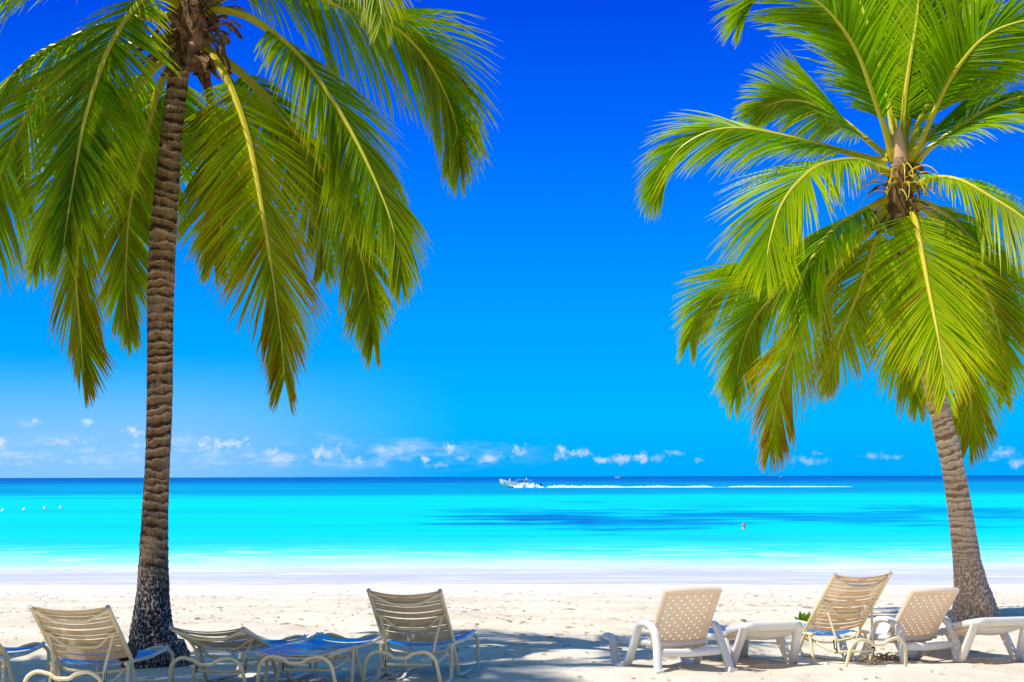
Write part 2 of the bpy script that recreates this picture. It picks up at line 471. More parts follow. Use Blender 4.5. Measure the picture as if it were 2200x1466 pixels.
def trunk(root, path, depth, m, o0, seed):
    """path: (left, right, y) in photo pixels from base to crown"""
    r_ = random.Random(seed)
    ctr, rad = [], []
    for (a, b, py) in path:
        ctr.append(at((a + b) / 2, py, depth) - o0); rad.append((b - a) / 2 / FPX * depth)
    ctr[0].z = min(ctr[0].z, -0.05)
    n = 900
    pts, L = catmull(ctr, n)
    zs = [c.z for c in ctr]
    rr = np.interp([p.z for p in pts], zs, rad)
    mb = MB(); seg = 36
    # irregular ring scars
    s, rings = 0.0, []
    while s < L:
        rings.append(s); s += r_.uniform(0.055, 0.12) * (1.0 if s > 0.9 else 0.7)
    rings = np.array(rings); rv = [r_.random() for _ in rings]
    for i, p in enumerate(pts):
        t = (pts[min(i + 1, n - 1)] - pts[max(i - 1, 0)]).normalized()
        u = Vector((1, 0, 0)); u = (u - t * u.dot(t)).normalized(); w = t.cross(u)
        s0 = L * i / (n - 1)
        for k in range(seg):
            a = 2 * math.pi * k / seg
            s = s0 + 0.022 * math.sin(a + s0 * 1.7) + 0.009 * math.sin(2 * a + s0 * 11 + 3 * math.sin(s0 * 7)) + 0.006 * math.sin(5 * a + s0 * 31) + 0.004 * math.sin(9 * a - s0 * 53)
            j = max(0, min(len(rings) - 2, int(np.searchsorted(rings, s)) - 1))
            fr = min(1, max(0, (s - rings[j]) / (rings[j + 1] - rings[j])))
            step = (0.030 * fr ** 1.5 - 0.010) * (0.5 + rv[j])
            flare = 1.0 + 0.10 * max(0, 1 - s0 / 0.5) * math.sin(5 * a + 1) * 0.6
            q = rr[i] * (0.97 + step * 1.5) * flare + 0.0025 * math.sin(11 * a + s0 * 23)
            mb.v.append(tuple(p + (u * math.cos(a) + w * math.sin(a)) * q))
            mb.col.append((fr, s0 / L, rv[j], 1))
    mb.f = [(i * seg + k, i * seg + (k + 1) % seg, (i + 1) * seg + (k + 1) % seg, (i + 1) * seg + k) for i in range(n - 1) for k in range(seg)]
    return mb.build('trunk', m, root), pts

GREEN, YEL, BROWN, DARKG = (0.030, 0.235, 0.001), (0.62, 0.50, 0.003), (0.32, 0.14, 0.006), (0.008, 0.075, 0.001)
def lerp3(a, b, t): return tuple(x + (y - x) * t for x, y in zip(a, b))

def frond(root, o0, depth, px, off, L=0.95, age=0.2, brown=0.0, fold=0.15, droop=0.5, start=0.2, n=96, seed=0, base_r=0.045, fresh=0.0, face=0.0):
    r_ = random.Random(seed * 77 + 5)
    if off > 0.3: face = -abs(face)          # fronds leaning away turn their upper side away
    N = len(px)
    P3 = []
    for i, (x, y) in enumerate(px):
        t = i / (N - 1)
        P3.append(at(x, y, depth + off * (t ** 0.9)) - o0)
    K = 60
    pts, LEN = catmull(P3, K + 6); pts = pts[:K]     # the last leaflets reach past the tip of the midrib
    mid = pts[K // 2 + 8] - pts[0]
    radial = Vector((mid.x, mid.y, 0))
    radial = radial.normalized() if radial.length > 0.15 else Vector((0, -1, 0))
    aim = (radial * 0.8 + Vector((0, 0, 1))).normalized()
    frames = []
    for i, p in enumerate(pts):
        T = (pts[min(i + 1, K - 1)] - pts[max(i - 1, 0)]).normalized()
        aim_ = aim + Vector((0, -1, 0)) * face * 2.6 * (i / (K - 1)) ** 2.0
        Nn = aim_ - T * aim_.dot(T)
        Nn = Nn.normalized() if Nn.length > 0.05 else T.orthogonal().normalized()
        frames.append((p, T, Nn, T.cross(Nn)))
    # midrib
    mb = MB(); rads = [base_r * (1 - i / (K - 1)) ** 1.15 * (1.35 if i < 3 else 1) + 0.005 for i in range(K)]
    mb.tube(pts, rads, 7)
    yb = lerp3((0.36, 0.38, 0.006), (0.56, 0.40, 0.010), min(1, age + 0.25))
    for i in range(K):
        c = lerp3(yb, lerp3((0.55, 0.52, 0.02), (0.6, 0.5, 0.12), age), i / K)
        mb.col += [c + (1,)] * 7
    # leaflets
    lf = MB(); phase = r_.uniform(0, 9)
    S = 5
    for side in (-1, 1):
        for k in range(n):
            t = start + (1 - start) * (k + r_.uniform(-.35, .35)) / (n - 1)
            t = min(0.999, max(start, t))
            f = t * (K - 1); i = min(K - 2, int(f)); q = f - i
            p = frames[i][0].lerp(frames[i + 1][0], q)
            T = frames[i][1].lerp(frames[i + 1][1], q).normalized(); Nn = frames[i][2].lerp(frames[i + 1][2], q).normalized()
            B = T.cross(Nn)
            u = (t - start) / (1 - start)
            prof = (0.55 + 0.45 * min(1, u / 0.18)) * (1 - 0.62 * max(0, (u - 0.45) / 0.55) ** 1.3)
            l = L * prof * r_.uniform(0.86, 1.06)
            wob = math.sin(u * 13 + phase + side) * 0.10 + math.sin(u * 31 + phase * 2) * 0.06
            phi = R(64 - 54 * u ** 0.95) + wob + r_.uniform(-.07, .07)
            d = T * math.cos(phi) + B * (side * math.sin(phi)) + Nn * (-fold + 0.10 * math.sin(u * 9 + phase) + r_.uniform(-.10, .10))
            d.normalize()
            dr = droop * r_.uniform(0.7, 1.35) * (1 + 0.35 * math.sin(u * 17 + phase))
            wd = 0.0142 * (0.75 + 0.25 * prof) * r_.uniform(0.85, 1.15)
            rn = r_.random()
            a_ = min(1, max(0, age + r_.uniform(-.16, .16) + 0.22 * u * age))
            c0 = lerp3(lerp3(GREEN, DARKG, r_.random() * 0.9), YEL, a_)
            if fresh: c0 = lerp3(c0, (0.27, 0.45, 0.002), fresh * r_.uniform(.3, 1.2))
            dead = 1.0 if rn < brown * 0.25 else 0.0
            tip = lerp3(c0, YEL, 0.45)
            cur = p.copy(); dirv = d.copy(); base_i = len(lf.v)
            for s in range(S + 1):
                g = s / S
                w_ = wd * (1 - g ** 2.4) * (0.55 + 0.45 * min(1, g * 5)) + 0.0012
                lat = dirv.cross(Nn)
                lat = lat.normalized() if lat.length > 1e-4 else B
                up = lat.cross(dirv).normalized()
                lf.v += [tuple(cur - lat * w_ + up * w_ * 0.75), tuple(cur), tuple(cur + lat * w_ + up * w_ * 0.75)]
                c = lerp3(c0, tip, g ** 2)
                b_ = max(0, (g - (1 - brown * (0.35 + 0.9 * rn) * (0.5 + u))) * 4)
                c = lerp3(c, BROWN, min(1, b_)); c = lerp3(c, BROWN, dead * 0.8)
                ce = tuple(q_ * 0.8 for q_ in c); lf.col += [ce + (1,), lerp3(c, YEL, 0.30) + (1,), ce + (1,)]
                cur = cur + dirv * (l / S)
                dirv = (dirv + Vector((0, 0, -1)) * (dr * (0.25 + 1.2 * g) / S * 1.2)).normalized()
            for s in range(S):
                a = base_i + s * 3
                lf.f += [(a, a + 1, a + 4, a + 3), (a + 1, a + 2, a + 5, a + 4)]
    o = lf.build('frond', M_leaf, root)
    mb.build('midrib', M_rib, o)
    return o

def husk(root, o0, ctr, depth, r, seed, n=46, long=1.0):
    """fibrous leaf sheaths and cut stumps around the heart of the crown"""
    r_ = random.Random(seed); mb = MB()
    c = at(*ctr, depth) - o0
    mb.tube([c + Vector((0, 0, z)) for z in (-0.42, -0.25, 0, 0.25, 0.5)], [r * .72, r * .95, r * 1.05, r * .9, r * .5], 14)
    for k in range(n):
        a = r_.uniform(0, 2 * math.pi); z = r_.uniform(-0.45, 0.4)
        out_ = Vector((math.cos(a), math.sin(a), 0)); tan = Vector((-math.sin(a), math.cos(a), 0))
        l = r_.uniform(0.18, 0.42) * long; w_ = r_.uniform(0.03, 0.075) * long
        p = c + out_ * r * r_.uniform(0.75, 1.0) + Vector((0, 0, z)); d = (out_ * r_.uniform(.15, .9) + Vector((0, 0, r_.uniform(-.7, 1.0)))).normalized()
        i0 = len(mb.v)
        for s in range(5):
            g = s / 4; ww = w_ * (1 - 0.8 * g) * r_.uniform(.7, 1.2)
            mb.v += [tuple(p - tan * ww + out_ * 0.02), tuple(p + tan * ww), tuple(p + tan * ww * .3 - out_ * 0.03)]
            p = p + d * (l / 4); d = (d + Vector((0, 0, -0.4)) + tan * r_.uniform(-.35, .35)).normalized()
        for s in range(4):
            b = i0 + s * 3
            mb.f += [(b, b + 1, b + 4, b + 3), (b + 1, b + 2, b + 5, b + 4), (b + 2, b, b + 3, b + 5)]
    return mb.build('leaf_sheath', M_husk, root)

DL, DR = 21.3, 26.6
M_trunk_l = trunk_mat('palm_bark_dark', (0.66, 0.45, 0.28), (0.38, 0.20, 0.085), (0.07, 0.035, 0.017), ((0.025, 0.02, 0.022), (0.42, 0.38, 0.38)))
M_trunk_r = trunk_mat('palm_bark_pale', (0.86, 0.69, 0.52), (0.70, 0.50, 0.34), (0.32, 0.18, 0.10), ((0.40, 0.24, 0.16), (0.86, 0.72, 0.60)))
oL = Vector((at(330, 1406, DL).x, DL, 0.0))
palm_l = empty('coconut_palm', oL)
tag(palm_l, 'tall dark barked coconut palm with a flared black base behind the strap chaises', 'palm tree', 'coconut palms on the beach')
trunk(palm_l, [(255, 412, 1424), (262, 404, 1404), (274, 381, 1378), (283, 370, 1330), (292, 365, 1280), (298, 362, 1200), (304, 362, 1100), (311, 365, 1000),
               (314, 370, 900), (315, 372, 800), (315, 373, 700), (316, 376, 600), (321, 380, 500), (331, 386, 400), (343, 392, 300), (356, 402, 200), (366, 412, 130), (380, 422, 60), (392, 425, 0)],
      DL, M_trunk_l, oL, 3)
husk(palm_l, oL, (414, 62), DL, 0.19, 4, 80, 1.25)
LF = [  # photo points of the midrib, depth change at the tip, leaflet length, age, brown, fold, droop
    ([(392, 20), (345, -10), (292, 18), (238, 100), (203, 190), (178, 280), (162, 370), (150, 440), (138, 520), (128, 590)], -2.4, 1.0, .10, .05, .1, .35, .16),
    ([(395, 90), (345, 110), (290, 200), (225, 340), (180, 480), (165, 590), (172, 700), (180, 800), (184, 885)], -0.6, .82, .42, .30, .15, .4, .25),
    ([(400, 110), (350, 170), (312, 290), (280, 430), (270, 560), (272, 660), (284, 775)], 1.3, .72, .36, .15, .15, .4, .25),
    ([(395, 40), (320, 35), (225, 55), (148, 85), (70, 125), (0, 195), (-70, 300), (-120, 430), (-140, 560)], -0.3, .95, .22, .08, .2, .9, .2),
    ([(395, 70), (290, 95), (210, 115), (150, 145), (95, 195), (50, 265), (10, 350), (-20, 460), (-35, 600), (-38, 700)], 0.8, .95, .32, .12, .2, .8, .2),
    ([(400, 10), (320, -55), (220, -85), (100, -85), (-20, -40), (-120, 50), (-180, 170)], -1.5, 1.1, .08, .0, .2, 1.0, .2),
    ([(425, 38), (470, 22), (525, 33), (582, 68), (645, 125), (703, 200), (755, 285), (800, 375), (838, 470), (860, 570), (867, 660)], -1.1, .92, .20, .06, .15, .75, .24),
    ([(425, 25), (480, -5), (545, -35), (620, -35), (700, 0), (780, 32), (850, 60), (905, 112), (948, 182), (975, 250), (989, 320), (993, 408)], 0.9, 1.12, .08, .04, .2, 1.1, .14),
    ([(430, 100), (470, 140), (502, 205), (532, 295), (552, 390), (572, 510), (590, 630), (605, 740), (612, 830), (617, 885)], -1.6, .88, .50, .35, .1, .35, .17),
    ([(430, 105), (490, 135), (560, 195), (640, 285), (700, 370), (745, 455), (775, 545), (793, 640), (801, 740), (802, 800)], 0.4, .82, .26, .12, .15, .5, .25),
    ([(420, 0), (500, -110), (600, -170), (700, -160), (780, -90), (815, 0), (822, 90)], -2.2, .8, .22, .05, .2, .8, .25),
    ([(418, 120), (445, 190), (466, 280), (478, 380), (474, 490), (455, 600)], 1.7, .8, .40, .15, .15, .5, .28),
    ([(395, 100), (330, 150), (240, 250), (150, 380), (95, 500), (62, 620)], 1.6, .82, .28, .1, .15, .5, .2),
    ([(432, 110), (520, 160), (600, 260), (660, 380), (690, 500), (702, 620)], 1.9, .82, .24, .1, .15, .5, .2),
    ([(405, 90), (380, 190), (352, 300), (330, 420), (322, 520)], 2.3, .75, .2, .1, .15, .5, .25),
    ([(410, -20), (420, -180), (470, -380), (560, -560), (690, -660)], 0.8, .9, .05, 0, -.2, .3, .2),
    ([(405, -20), (370, -200), (280, -400), (150, -540), (0, -590)], 0.3, .9, .05, 0, -.2, .3, .2),
    ([(410, -20), (400, -200), (385, -380), (360, -560), (350, -650)], -1.6, .9, .03, 0, -.2, .2, .2),
    ([(415, -10), (500, -210), (640, -330), (800, -360), (930, -290)], 1.9, .9, .08, 0, 0, .5, .2),
    ([(400, -10), (290, -190), (140, -260), (-20, -230), (-150, -120)], 2.2, .9, .10, 0, 0, .5, .2),
]
FACE_L = {3: .5, 4: .4, 6: .55, 7: .9, 9: 1.0, 1: .3, 10: .5}
for i, (px, off, L_, age, br, fo, dr, st) in enumerate(LF):
    frond(palm_l, oL, DL, px, off, L_ * 1.16, age * .8, br * 1.4, fo, dr, st, seed=i + 1, n=172 if len(px) > 7 else 140, face=FACE_L.get(i, 0))

oR = Vector((at(2095, 1334, DR).x, DR, 0.0))
palm_r = empty('coconut_palm', oR)
tag(palm_r, 'leaning pale barked coconut palm in full sun behind the plastic loungers', 'palm tree', 'coconut palms on the beach')
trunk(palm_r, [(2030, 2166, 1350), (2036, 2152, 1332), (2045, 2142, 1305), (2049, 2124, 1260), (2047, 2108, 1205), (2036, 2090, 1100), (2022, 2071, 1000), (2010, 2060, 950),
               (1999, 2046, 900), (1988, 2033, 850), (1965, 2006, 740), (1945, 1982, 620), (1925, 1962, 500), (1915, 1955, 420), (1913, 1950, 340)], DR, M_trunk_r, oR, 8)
husk(palm_r, oR, (1934, 420), DR, 0.16, 9)
# flower stalks hanging among the leaf bases
r_ = random.Random(12); mb = MB(); hc = at(1936, 400, DR) - oR
for k in range(26):
    a = r_.uniform(math.pi, 2 * math.pi) if k % 4 else r_.uniform(0, math.pi)
    d = Vector((math.cos(a), math.sin(a), r_.uniform(.1, .8))); p = hc + Vector((math.cos(a) * .12, math.sin(a) * .12, r_.uniform(-.15, .2))); q = [p]
    for s_ in range(6):
        p = p + d.normalized() * r_.uniform(.07, .11); d = d + Vector((r_.uniform(-.25, .25), r_.uniform(-.25, .25), -.38)); q.append(p)
    mb.tube(q, [.016, .014, .012, .010, .008, .006, .004], 5)
mb.col = [(0.50, 0.38, 0.03, 1)] * len(mb.v)
mb.build('flower_stalk', M_rib, palm_r)
# young leaf base standing in the middle of the right crown
mb = MB(); c = at(1934, 350, DR) - oR
mb.tube([c, c + Vector((-.02, 0, .15)), c + Vector((-.03, 0, .27)), c + Vector((-.02, 0, .36)), c + Vector((-.01, 0, .46))], [.11, .10, .085, .06, .02], 10)
mb.col = [(0.66, 0.42, 0.22, 1)] * len(mb.v)
mb.build('spear_leaf', M_rib, palm_r)
RF = [
    ([(1918, 345), (1900, 275), (1875, 200), (1845, 120), (1805, 55), (1755, 5), (1700, -22), (1640, -15), (1595, 25), (1572, 85)], -0.6, 1.0, .12, .0, .1, .45, .16),
    ([(1938, 320), (1942, 230), (1955, 135), (1970, 40), (1978, -60), (1985, -140)], 0.9, 1.0, .02, 0, -.1, .2, .16),
    ([(1950, 340), (1974, 265), (2010, 195), (2045, 125), (2072, 60), (2098, 0), (2130, -75)], 0.5, .95, .06, 0, .05, .4, .18),
    ([(1955, 345), (1985, 290), (2030, 190), (2065, 135), (2110, 85), (2165, 55), (2235, 42), (2310, 60), (2360, 110)], -0.9, .95, .05, 0, .15, .6, .25),
    ([(1955, 380), (1985, 330), (2040, 288), (2110, 242), (2170, 215), (2235, 205), (2310, 225), (2370, 290)], -0.2, .9, .14, 0, .15, .8, .18),
    ([(1955, 410), (2000, 385), (2060, 388), (2130, 425), (2200, 470), (2270, 540), (2310, 620)], -1.4, .95, .24, .06, .15, .8, .14),
    ([(1955, 440), (1968, 480), (1982, 550), (1996, 625), (2010, 695), (2022, 765), (2032, 830), (2036, 870)], -2.0, .95, .46, .22, .1, .4, .10),
    ([(1955, 440), (2010, 520), (2050, 620), (2070, 720), (2082, 820), (2086, 910), (2079, 1000)], 0.4, .82, .55, .35, .12, .4, .25),
    ([(1960, 430), (2030, 490), (2095, 580), (2138, 680), (2158, 780), (2160, 880)], 1.4, .80, .36, .15, .15, .5, .2),
    ([(1912, 372), (1840, 345), (1765, 355), (1712, 395), (1677, 445), (1657, 505), (1647, 560), (1643, 610)], -1.6, 1.1, .20, .05, .12, .7, .10),
    ([(1905, 350), (1800, 322), (1700, 296), (1600, 277), (1530, 282), (1470, 312), (1430, 358), (1402, 410), (1385, 462)], 0.2, .95, .14, .03, .18, .7, .15),
    ([(1910, 340), (1850, 290), (1800, 250), (1745, 222), (1690, 215), (1640, 232), (1605, 262)], 1.3, .80, .16, .0, .1, .5, .2),
    ([(1905, 440), (1850, 480), (1780, 522), (1700, 552), (1610, 585), (1540, 635), (1495, 695), (1470, 780)], 1.9, .85, .32, .08, .18, .7, .15),
    ([(1908, 450), (1850, 500), (1760, 560), (1665, 632), (1612, 700), (1588, 780), (1577, 890)], 1.1, .9, .32, .12, .12, .5, .15),
    ([(1912, 460), (1865, 500), (1800, 570), (1735, 670), (1700, 755), (1672, 850), (1658, 940), (1650, 1010)], 0.5, .92, .68, .5, .15, .6, .15),
    ([(1930, 460), (1925, 540), (1925, 640), (1940, 740), (1965, 840), (1975, 900)], 1.6, .75, .45, .25, .15, .5, .2),
    ([(1905, 430), (1860, 450), (1790, 495), (1742, 560), (1715, 640), (1702, 730)], -0.8, .85, .3, .1, .15, .6, .15),
    ([(1912, 455), (1880, 520), (1850, 610), (1815, 700), (1785, 790), (1770, 850)], 1.2, .8, .5, .25, .15, .5, .15),
    ([(1925, 330), (1920, 230), (1912, 120), (1895, 20), (1880, -60)], 1.3, .9, .05, 0, 0, .3, .2),
    ([(1950, 350), (1992, 300), (2055, 235), (2135, 165), (2230, 125)], 0.9, .9, .08, 0, .1, .5, .2),
    ([(1955, 430), (2000, 440), (2060, 480), (2120, 550), (2160, 640), (2180, 730)], 1.0, .85, .3, .1, .15, .6, .2),
    ([(1940, 330), (1960, 230), (2020, 60), (2110, -80), (2230, -150)], 1.5, .9, .05, 0, 0, .4, .2),
    ([(1925, 330), (1900, 180), (1850, 10), (1780, -130), (1690, -200)], 1.7, .9, .05, 0, 0, .4, .2),
]
FACE_R = {0: .5, 4: .4, 5: .4, 10: .7, 11: .6, 12: 1.0, 13: 1.0, 14: .9, 9: .5, 8: .6, 7: .8, 3: .5}
for i, (px, off, L_, age, br, fo, dr, st) in enumerate(RF):
    frond(palm_r, oR, DR, px, off * 1.15, L_ * 1.22, age, br, fo, dr, st, seed=i + 51, n=166 if len(px) > 6 else 136, base_r=.044, fresh=.45, face=FACE_R.get(i, 0))

# a neighbour beyond the left edge of the photograph: its outer fronds hang into the frame and its crown shades the sand
palm_n = copy_tree(palm_l)
palm_n.location = (-8.9, 18.9, 0.0); palm_n.rotation_euler = (0, 0, R(150))
tag(palm_n, 'coconut palm at the left edge, only the tips of its hanging fronds in view', 'palm tree', 'coconut palms on the beach')

# an unseen taller palm, added so that its crown shades the row of chaises
oT = Vector((-7.0, 16.9, 0.0))
added_palm = empty('coconut_palm', oT)  # added unseen palm, there for its shade
tag(added_palm, 'tall unseen coconut palm added on the left to shade the strap chaises', 'palm tree', 'coconut palms on the beach')
LIFT = 3.5
for ch in children(palm_l):
    if ch.name.startswith('trunk'): continue
    c_ = copy_tree(ch, added_palm); c_.location = (0, 0, LIFT)
added_palm.rotation_euler = (0, 0, R(100))
mb = MB(); tp, tl_ = catmull([(0, 0, -.1), (.05, 0, .8), (.12, 0, 3.0), (.25, 0, 6.5), (.41, 0, 9.7)], 260)
for i, p in enumerate(tp):
    fr = (i % 4) / 3.0; r0 = .14 + .22 * math.exp(-p.z * 1.6) + .012 * fr
    for k in range(24):
        a = 2 * math.pi * k / 24; mb.v.append((p.x + r0 * math.cos(a), p.y + r0 * math.sin(a), p.z)); mb.col.append((fr, p.z / 9, .5, 1))
mb.f = [(i * 24 + k, i * 24 + (k + 1) % 24, (i + 1) * 24 + (k + 1) % 24, (i + 1) * 24 + k) for i in range(259) for k in range(24)]
mb.build('trunk', M_trunk_l, added_palm)

# ------------------------------------------------------------------ strap chaises
def painted(name, col, spot, rough=0.35, amount=0.6):
    m, T, out = mat(name)
    p = objpos(T)
    n = T.noise(p, 22.0, 4.0, 0.7); n2 = T.noise(p, 3.0, 4.0)
    c = T.mix(T.m('MULTIPLY', T.rng(n2, 0.4, 0.7), 0.25), col, tuple(x * 0.75 for x in col))
    c = T.mix(T.m('MULTIPLY', T.rng(n, 0.66, 0.74), amount), c, spot)
    principled(T, out, c, rough, 0.4, **{'Coat Weight': 0.25, 'Coat Roughness': 0.15})
    return m
M_frame = painted('cream_painted_tube', (0.84, 0.70, 0.43), (0.20, 0.12, 0.06))
M_cap = painted('grey_plastic_cap', (0.42, 0.42, 0.46), (0.2, 0.2, 0.2))
M_black = painted('black_notch_plate', (0.03, 0.028, 0.026), (0.12, 0.06, 0.03))

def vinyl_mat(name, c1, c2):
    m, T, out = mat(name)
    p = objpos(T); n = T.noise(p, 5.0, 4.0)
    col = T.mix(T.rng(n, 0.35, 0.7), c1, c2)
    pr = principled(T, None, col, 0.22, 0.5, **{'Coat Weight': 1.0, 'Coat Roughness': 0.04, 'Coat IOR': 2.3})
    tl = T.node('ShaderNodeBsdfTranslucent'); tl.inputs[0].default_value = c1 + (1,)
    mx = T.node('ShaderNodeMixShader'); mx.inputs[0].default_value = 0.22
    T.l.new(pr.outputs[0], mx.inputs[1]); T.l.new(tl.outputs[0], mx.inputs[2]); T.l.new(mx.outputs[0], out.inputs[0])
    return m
M_strap = vinyl_mat('cream_vinyl_strap', (0.90, 0.69, 0.42), (0.82, 0.60, 0.35))
M_seat = vinyl_mat('sky_tinted_strap', (0.10, 0.46, 0.78), (0.08, 0.38, 0.70))  # cream seat straps with the blue of the reflected sky painted into their colour

def strap_set(pos, nrm, s0, s1, hw, sag, width=0.039, pitch=0.047, tabs=True, seed=0):
    """flat straps across a pair of rails; pos(s) -> centre point, nrm(s) -> upper normal"""
    r_ = random.Random(seed); mb = MB(); s = s0; k = 0; seg = 12
    while s + width <= s1 + 1e-6:
        sg = sag * r_.uniform(0.85, 1.2); i0 = len(mb.v)
        for j in range(seg + 1):
            x = -hw - 0.014 + (2 * hw + 0.028) * j / seg; q = x / (hw + 0.014)
            d = -sg * (1 - q * q) + 0.018
            for (ss, th) in ((s, 0), (s + width, 0), (s + width, -0.004), (s, -0.004)):
                c = pos(ss) + nrm(ss) * (d + th); mb.v.append((x, c.y, c.z))
        for j in range(seg):
            a = i0 + j * 4
            for e in range(4): mb.f.append((a + e, a + (e + 1) % 4, a + 4 + (e + 1) % 4, a + 4 + e))
        mb.f += [(i0, i0 + 3, i0 + 2, i0 + 1), tuple(i0 + seg * 4 + e for e in range(4))]
        if tabs and k % 2 == 0 and s + pitch + width <= s1:
            x0 = r_.uniform(-.02, .02)
            q = pos(s + width + (pitch - width) / 2) + nrm(s) * (-sg + 0.0155)
            M_ = Matrix((Vector((1, 0, 0)), (pos(s + .01) - pos(s)).normalized(), nrm(s))).transposed()
            mb.box((x0, q.y, q.z), (0.10, pitch - width + 0.008, 0.002), M_)
        s += pitch; k += 1
    return mb

HW = 0.315
def strap_chaise(theta, loc, rz, label, seed=0):
    root = empty('strap_chaise', loc, rz)
    tag(root, label, 'chaise longue', 'strap chaises in a row on the sand')
    th = R(theta); tr = 0.0165
    # rear legs: one bent tube with a wavy top bar and two ground runners
    def mir(p): return [(-x, y, z) for (x, y, z) in reversed(p)]
    half = [(HW, 0.66, 0.315), (HW + .015, 0.57, 0.02), (HW + .03, 0.02, 0.012), (HW - .01, -0.03, 0.255), (HW - .10, -0.035, 0.315), (HW - .22, -0.035, 0.285), (0.06, -0.035, 0.252)]
    mb = MB(); mb.tube(fillet(half + mir(half), 0.075, 6), tr, 10); mb.build('rear_leg_frame', M_frame, root)
    half = [(HW, 0.74, 0.31), (HW + .015, 0.93, 0.02), (HW + .03, 1.86, 0.012), (HW + .01, 1.93, 0.30), (HW - .08, 1.90, 0.355), (HW - .2, 1.88, 0.325), (0.06, 1.88, 0.30)]
    mb = MB(); mb.tube(fillet(half + mir(half), 0.085, 6), tr, 10); mb.build('front_leg_frame', M_frame, root)
    mb = MB()
    for sx in (-1, 1):
        mb.tube(fillet([(sx * HW, 0.60, 0.315), (sx * HW, 0.78, 0.322), (sx * HW, 1.3, 0.315), (sx * HW, 1.78, 0.345), (sx * (HW - .03), 1.89, 0.353)], 0.1), tr, 10)
    mb.tube(fillet([(HW, 0.80, 0.30), (HW - .05, 0.80, 0.25), (0, 0.80, 0.215), (-HW + .05, 0.80, 0.25), (-HW, 0.80, 0.30)], 0.08), 0.013, 8)
    mb.tube(fillet([(HW - .01, 0.72, 0.29), (HW - .07, 0.50, 0.19), (HW - .11, 0.33, 0.165), (-HW + .11, 0.33, 0.165), (-HW + .07, 0.50, 0.19), (-HW + .01, 0.72, 0.29)], 0.05), 0.013, 8)
    mb.build('seat_frame', M_frame, root)
    for sx in (-1, 1):
        mb = MB(); mb.box((sx * (HW - .10), 0.37, 0.215), (0.006, 0.05, 0.13), Matrix.Rotation(R(-12), 3, 'X'))
        mb.build('notch_plate', M_black, root)
    def sp(s): return Vector((0, s, 0.322 - 0.012 * math.sin((s - .78) / 1.1 * math.pi) + 0.03 * max(0, (s - 1.6) / .28)))
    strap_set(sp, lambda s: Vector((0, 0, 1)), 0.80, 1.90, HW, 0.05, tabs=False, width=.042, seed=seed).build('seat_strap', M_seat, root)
    # back rest
    hinge = Vector((0, 0.76, 0.33)); LB = 0.80
    T = Vector((0, -math.cos(th), math.sin(th))); N = Vector((0, math.sin(th), math.cos(th)))
    def bp(s): return hinge + T * s
    mb = MB()
    for sx in (-1, 1):
        a, b = bp(0), bp(LB); mb.tube([(sx * HW, a.y, a.z), (sx * HW, b.y, b.z)], tr * 1.05, 10)
    def X(x, s, n): c = bp(s) + N * n; return (x, c.y, c.z)
    mb.tube(fillet([X(HW, .775, -.01), X(HW - .06, .75, -.03), X(.12, .70, -.075), X(-.12, .70, -.075), X(-HW + .06, .75, -.03), X(-HW, .775, -.01)], .12), .0135, 8)
    bf = mb.build('back_frame', M_frame, root)
    for sx in (-1, 1):
        mb = MB(); c = bp(LB); e = bp(LB + .012); mb.tube([(sx * HW, c.y, c.z), (sx * HW, e.y, e.z)], tr * 1.18, 10)
        mb.build('end_cap', M_cap, bf)
    strap_set(bp, lambda s: N, 0.05, 0.80, HW, 0.05, seed=seed + 9).build('back_strap', M_strap, root)
    # bent support that drops from the back into the notch plates
    s = 0.45; mb = MB()
    mb.tube(fillet([X(HW, s, -.005), X(HW - .07, s - .01, -.03), X(HW - .18, s - .13, -.075), X(-HW + .18, s - .13, -.075), X(-HW + .07, s - .01, -.03), X(-HW, s, -.005)], .06), .013, 8)
    lowz = 0.20 if theta > 5 else 0.22
    for sx in (-1, 1):
        mb.tube(fillet([X(sx * (HW - .03), s + .01, -.02), X(sx * (HW - .06), s - .06, -.06), (sx * (HW - .105), 0.37, lowz + .10), (sx * (HW - .105), 0.36, lowz)], .05), .0125, 8)
    mb.build('back_support', M_frame, root)
    return root

def ground(px, Y): return (px - 1100.0) / FPX * Y
def put(fn, px, Y, head, theta, label, **kw):
    x = ground(px, Y)
    z = min(sz(x + dx, Y + dy) for dx in (-.33, .33) for dy in (0, .6, 1.9)) * 0.5 + 0.5 * sz(x, Y + .9)
    return fn(theta, (x, Y, z), R(-head), label, **kw)
put(strap_chaise, -122, 17.2, 4, 24, 'strap chaise cut off at the left edge of the photo', seed=1)
chB = put(strap_chaise, 143, 16.95, 7, 36, 'half raised strap chaise in front of the dark palm, a coconut on its seat', seed=2)
put(strap_chaise, 448, 18.0, 11, 16, 'strap chaise with its back lowered to a slight slope, right of the dark palm', seed=3)
put(strap_chaise, 638, 17.9, 10, 0, 'strap chaise laid completely flat', seed=4)
put(strap_chaise, 862, 18.5, 9, 37.5, 'raised strap chaise nearest the middle, open sand to its right', seed=5)
put(strap_chaise, 1876, 20.3, -25, 46, 'steeply raised strap chaise standing between white plastic loungers', seed=6)

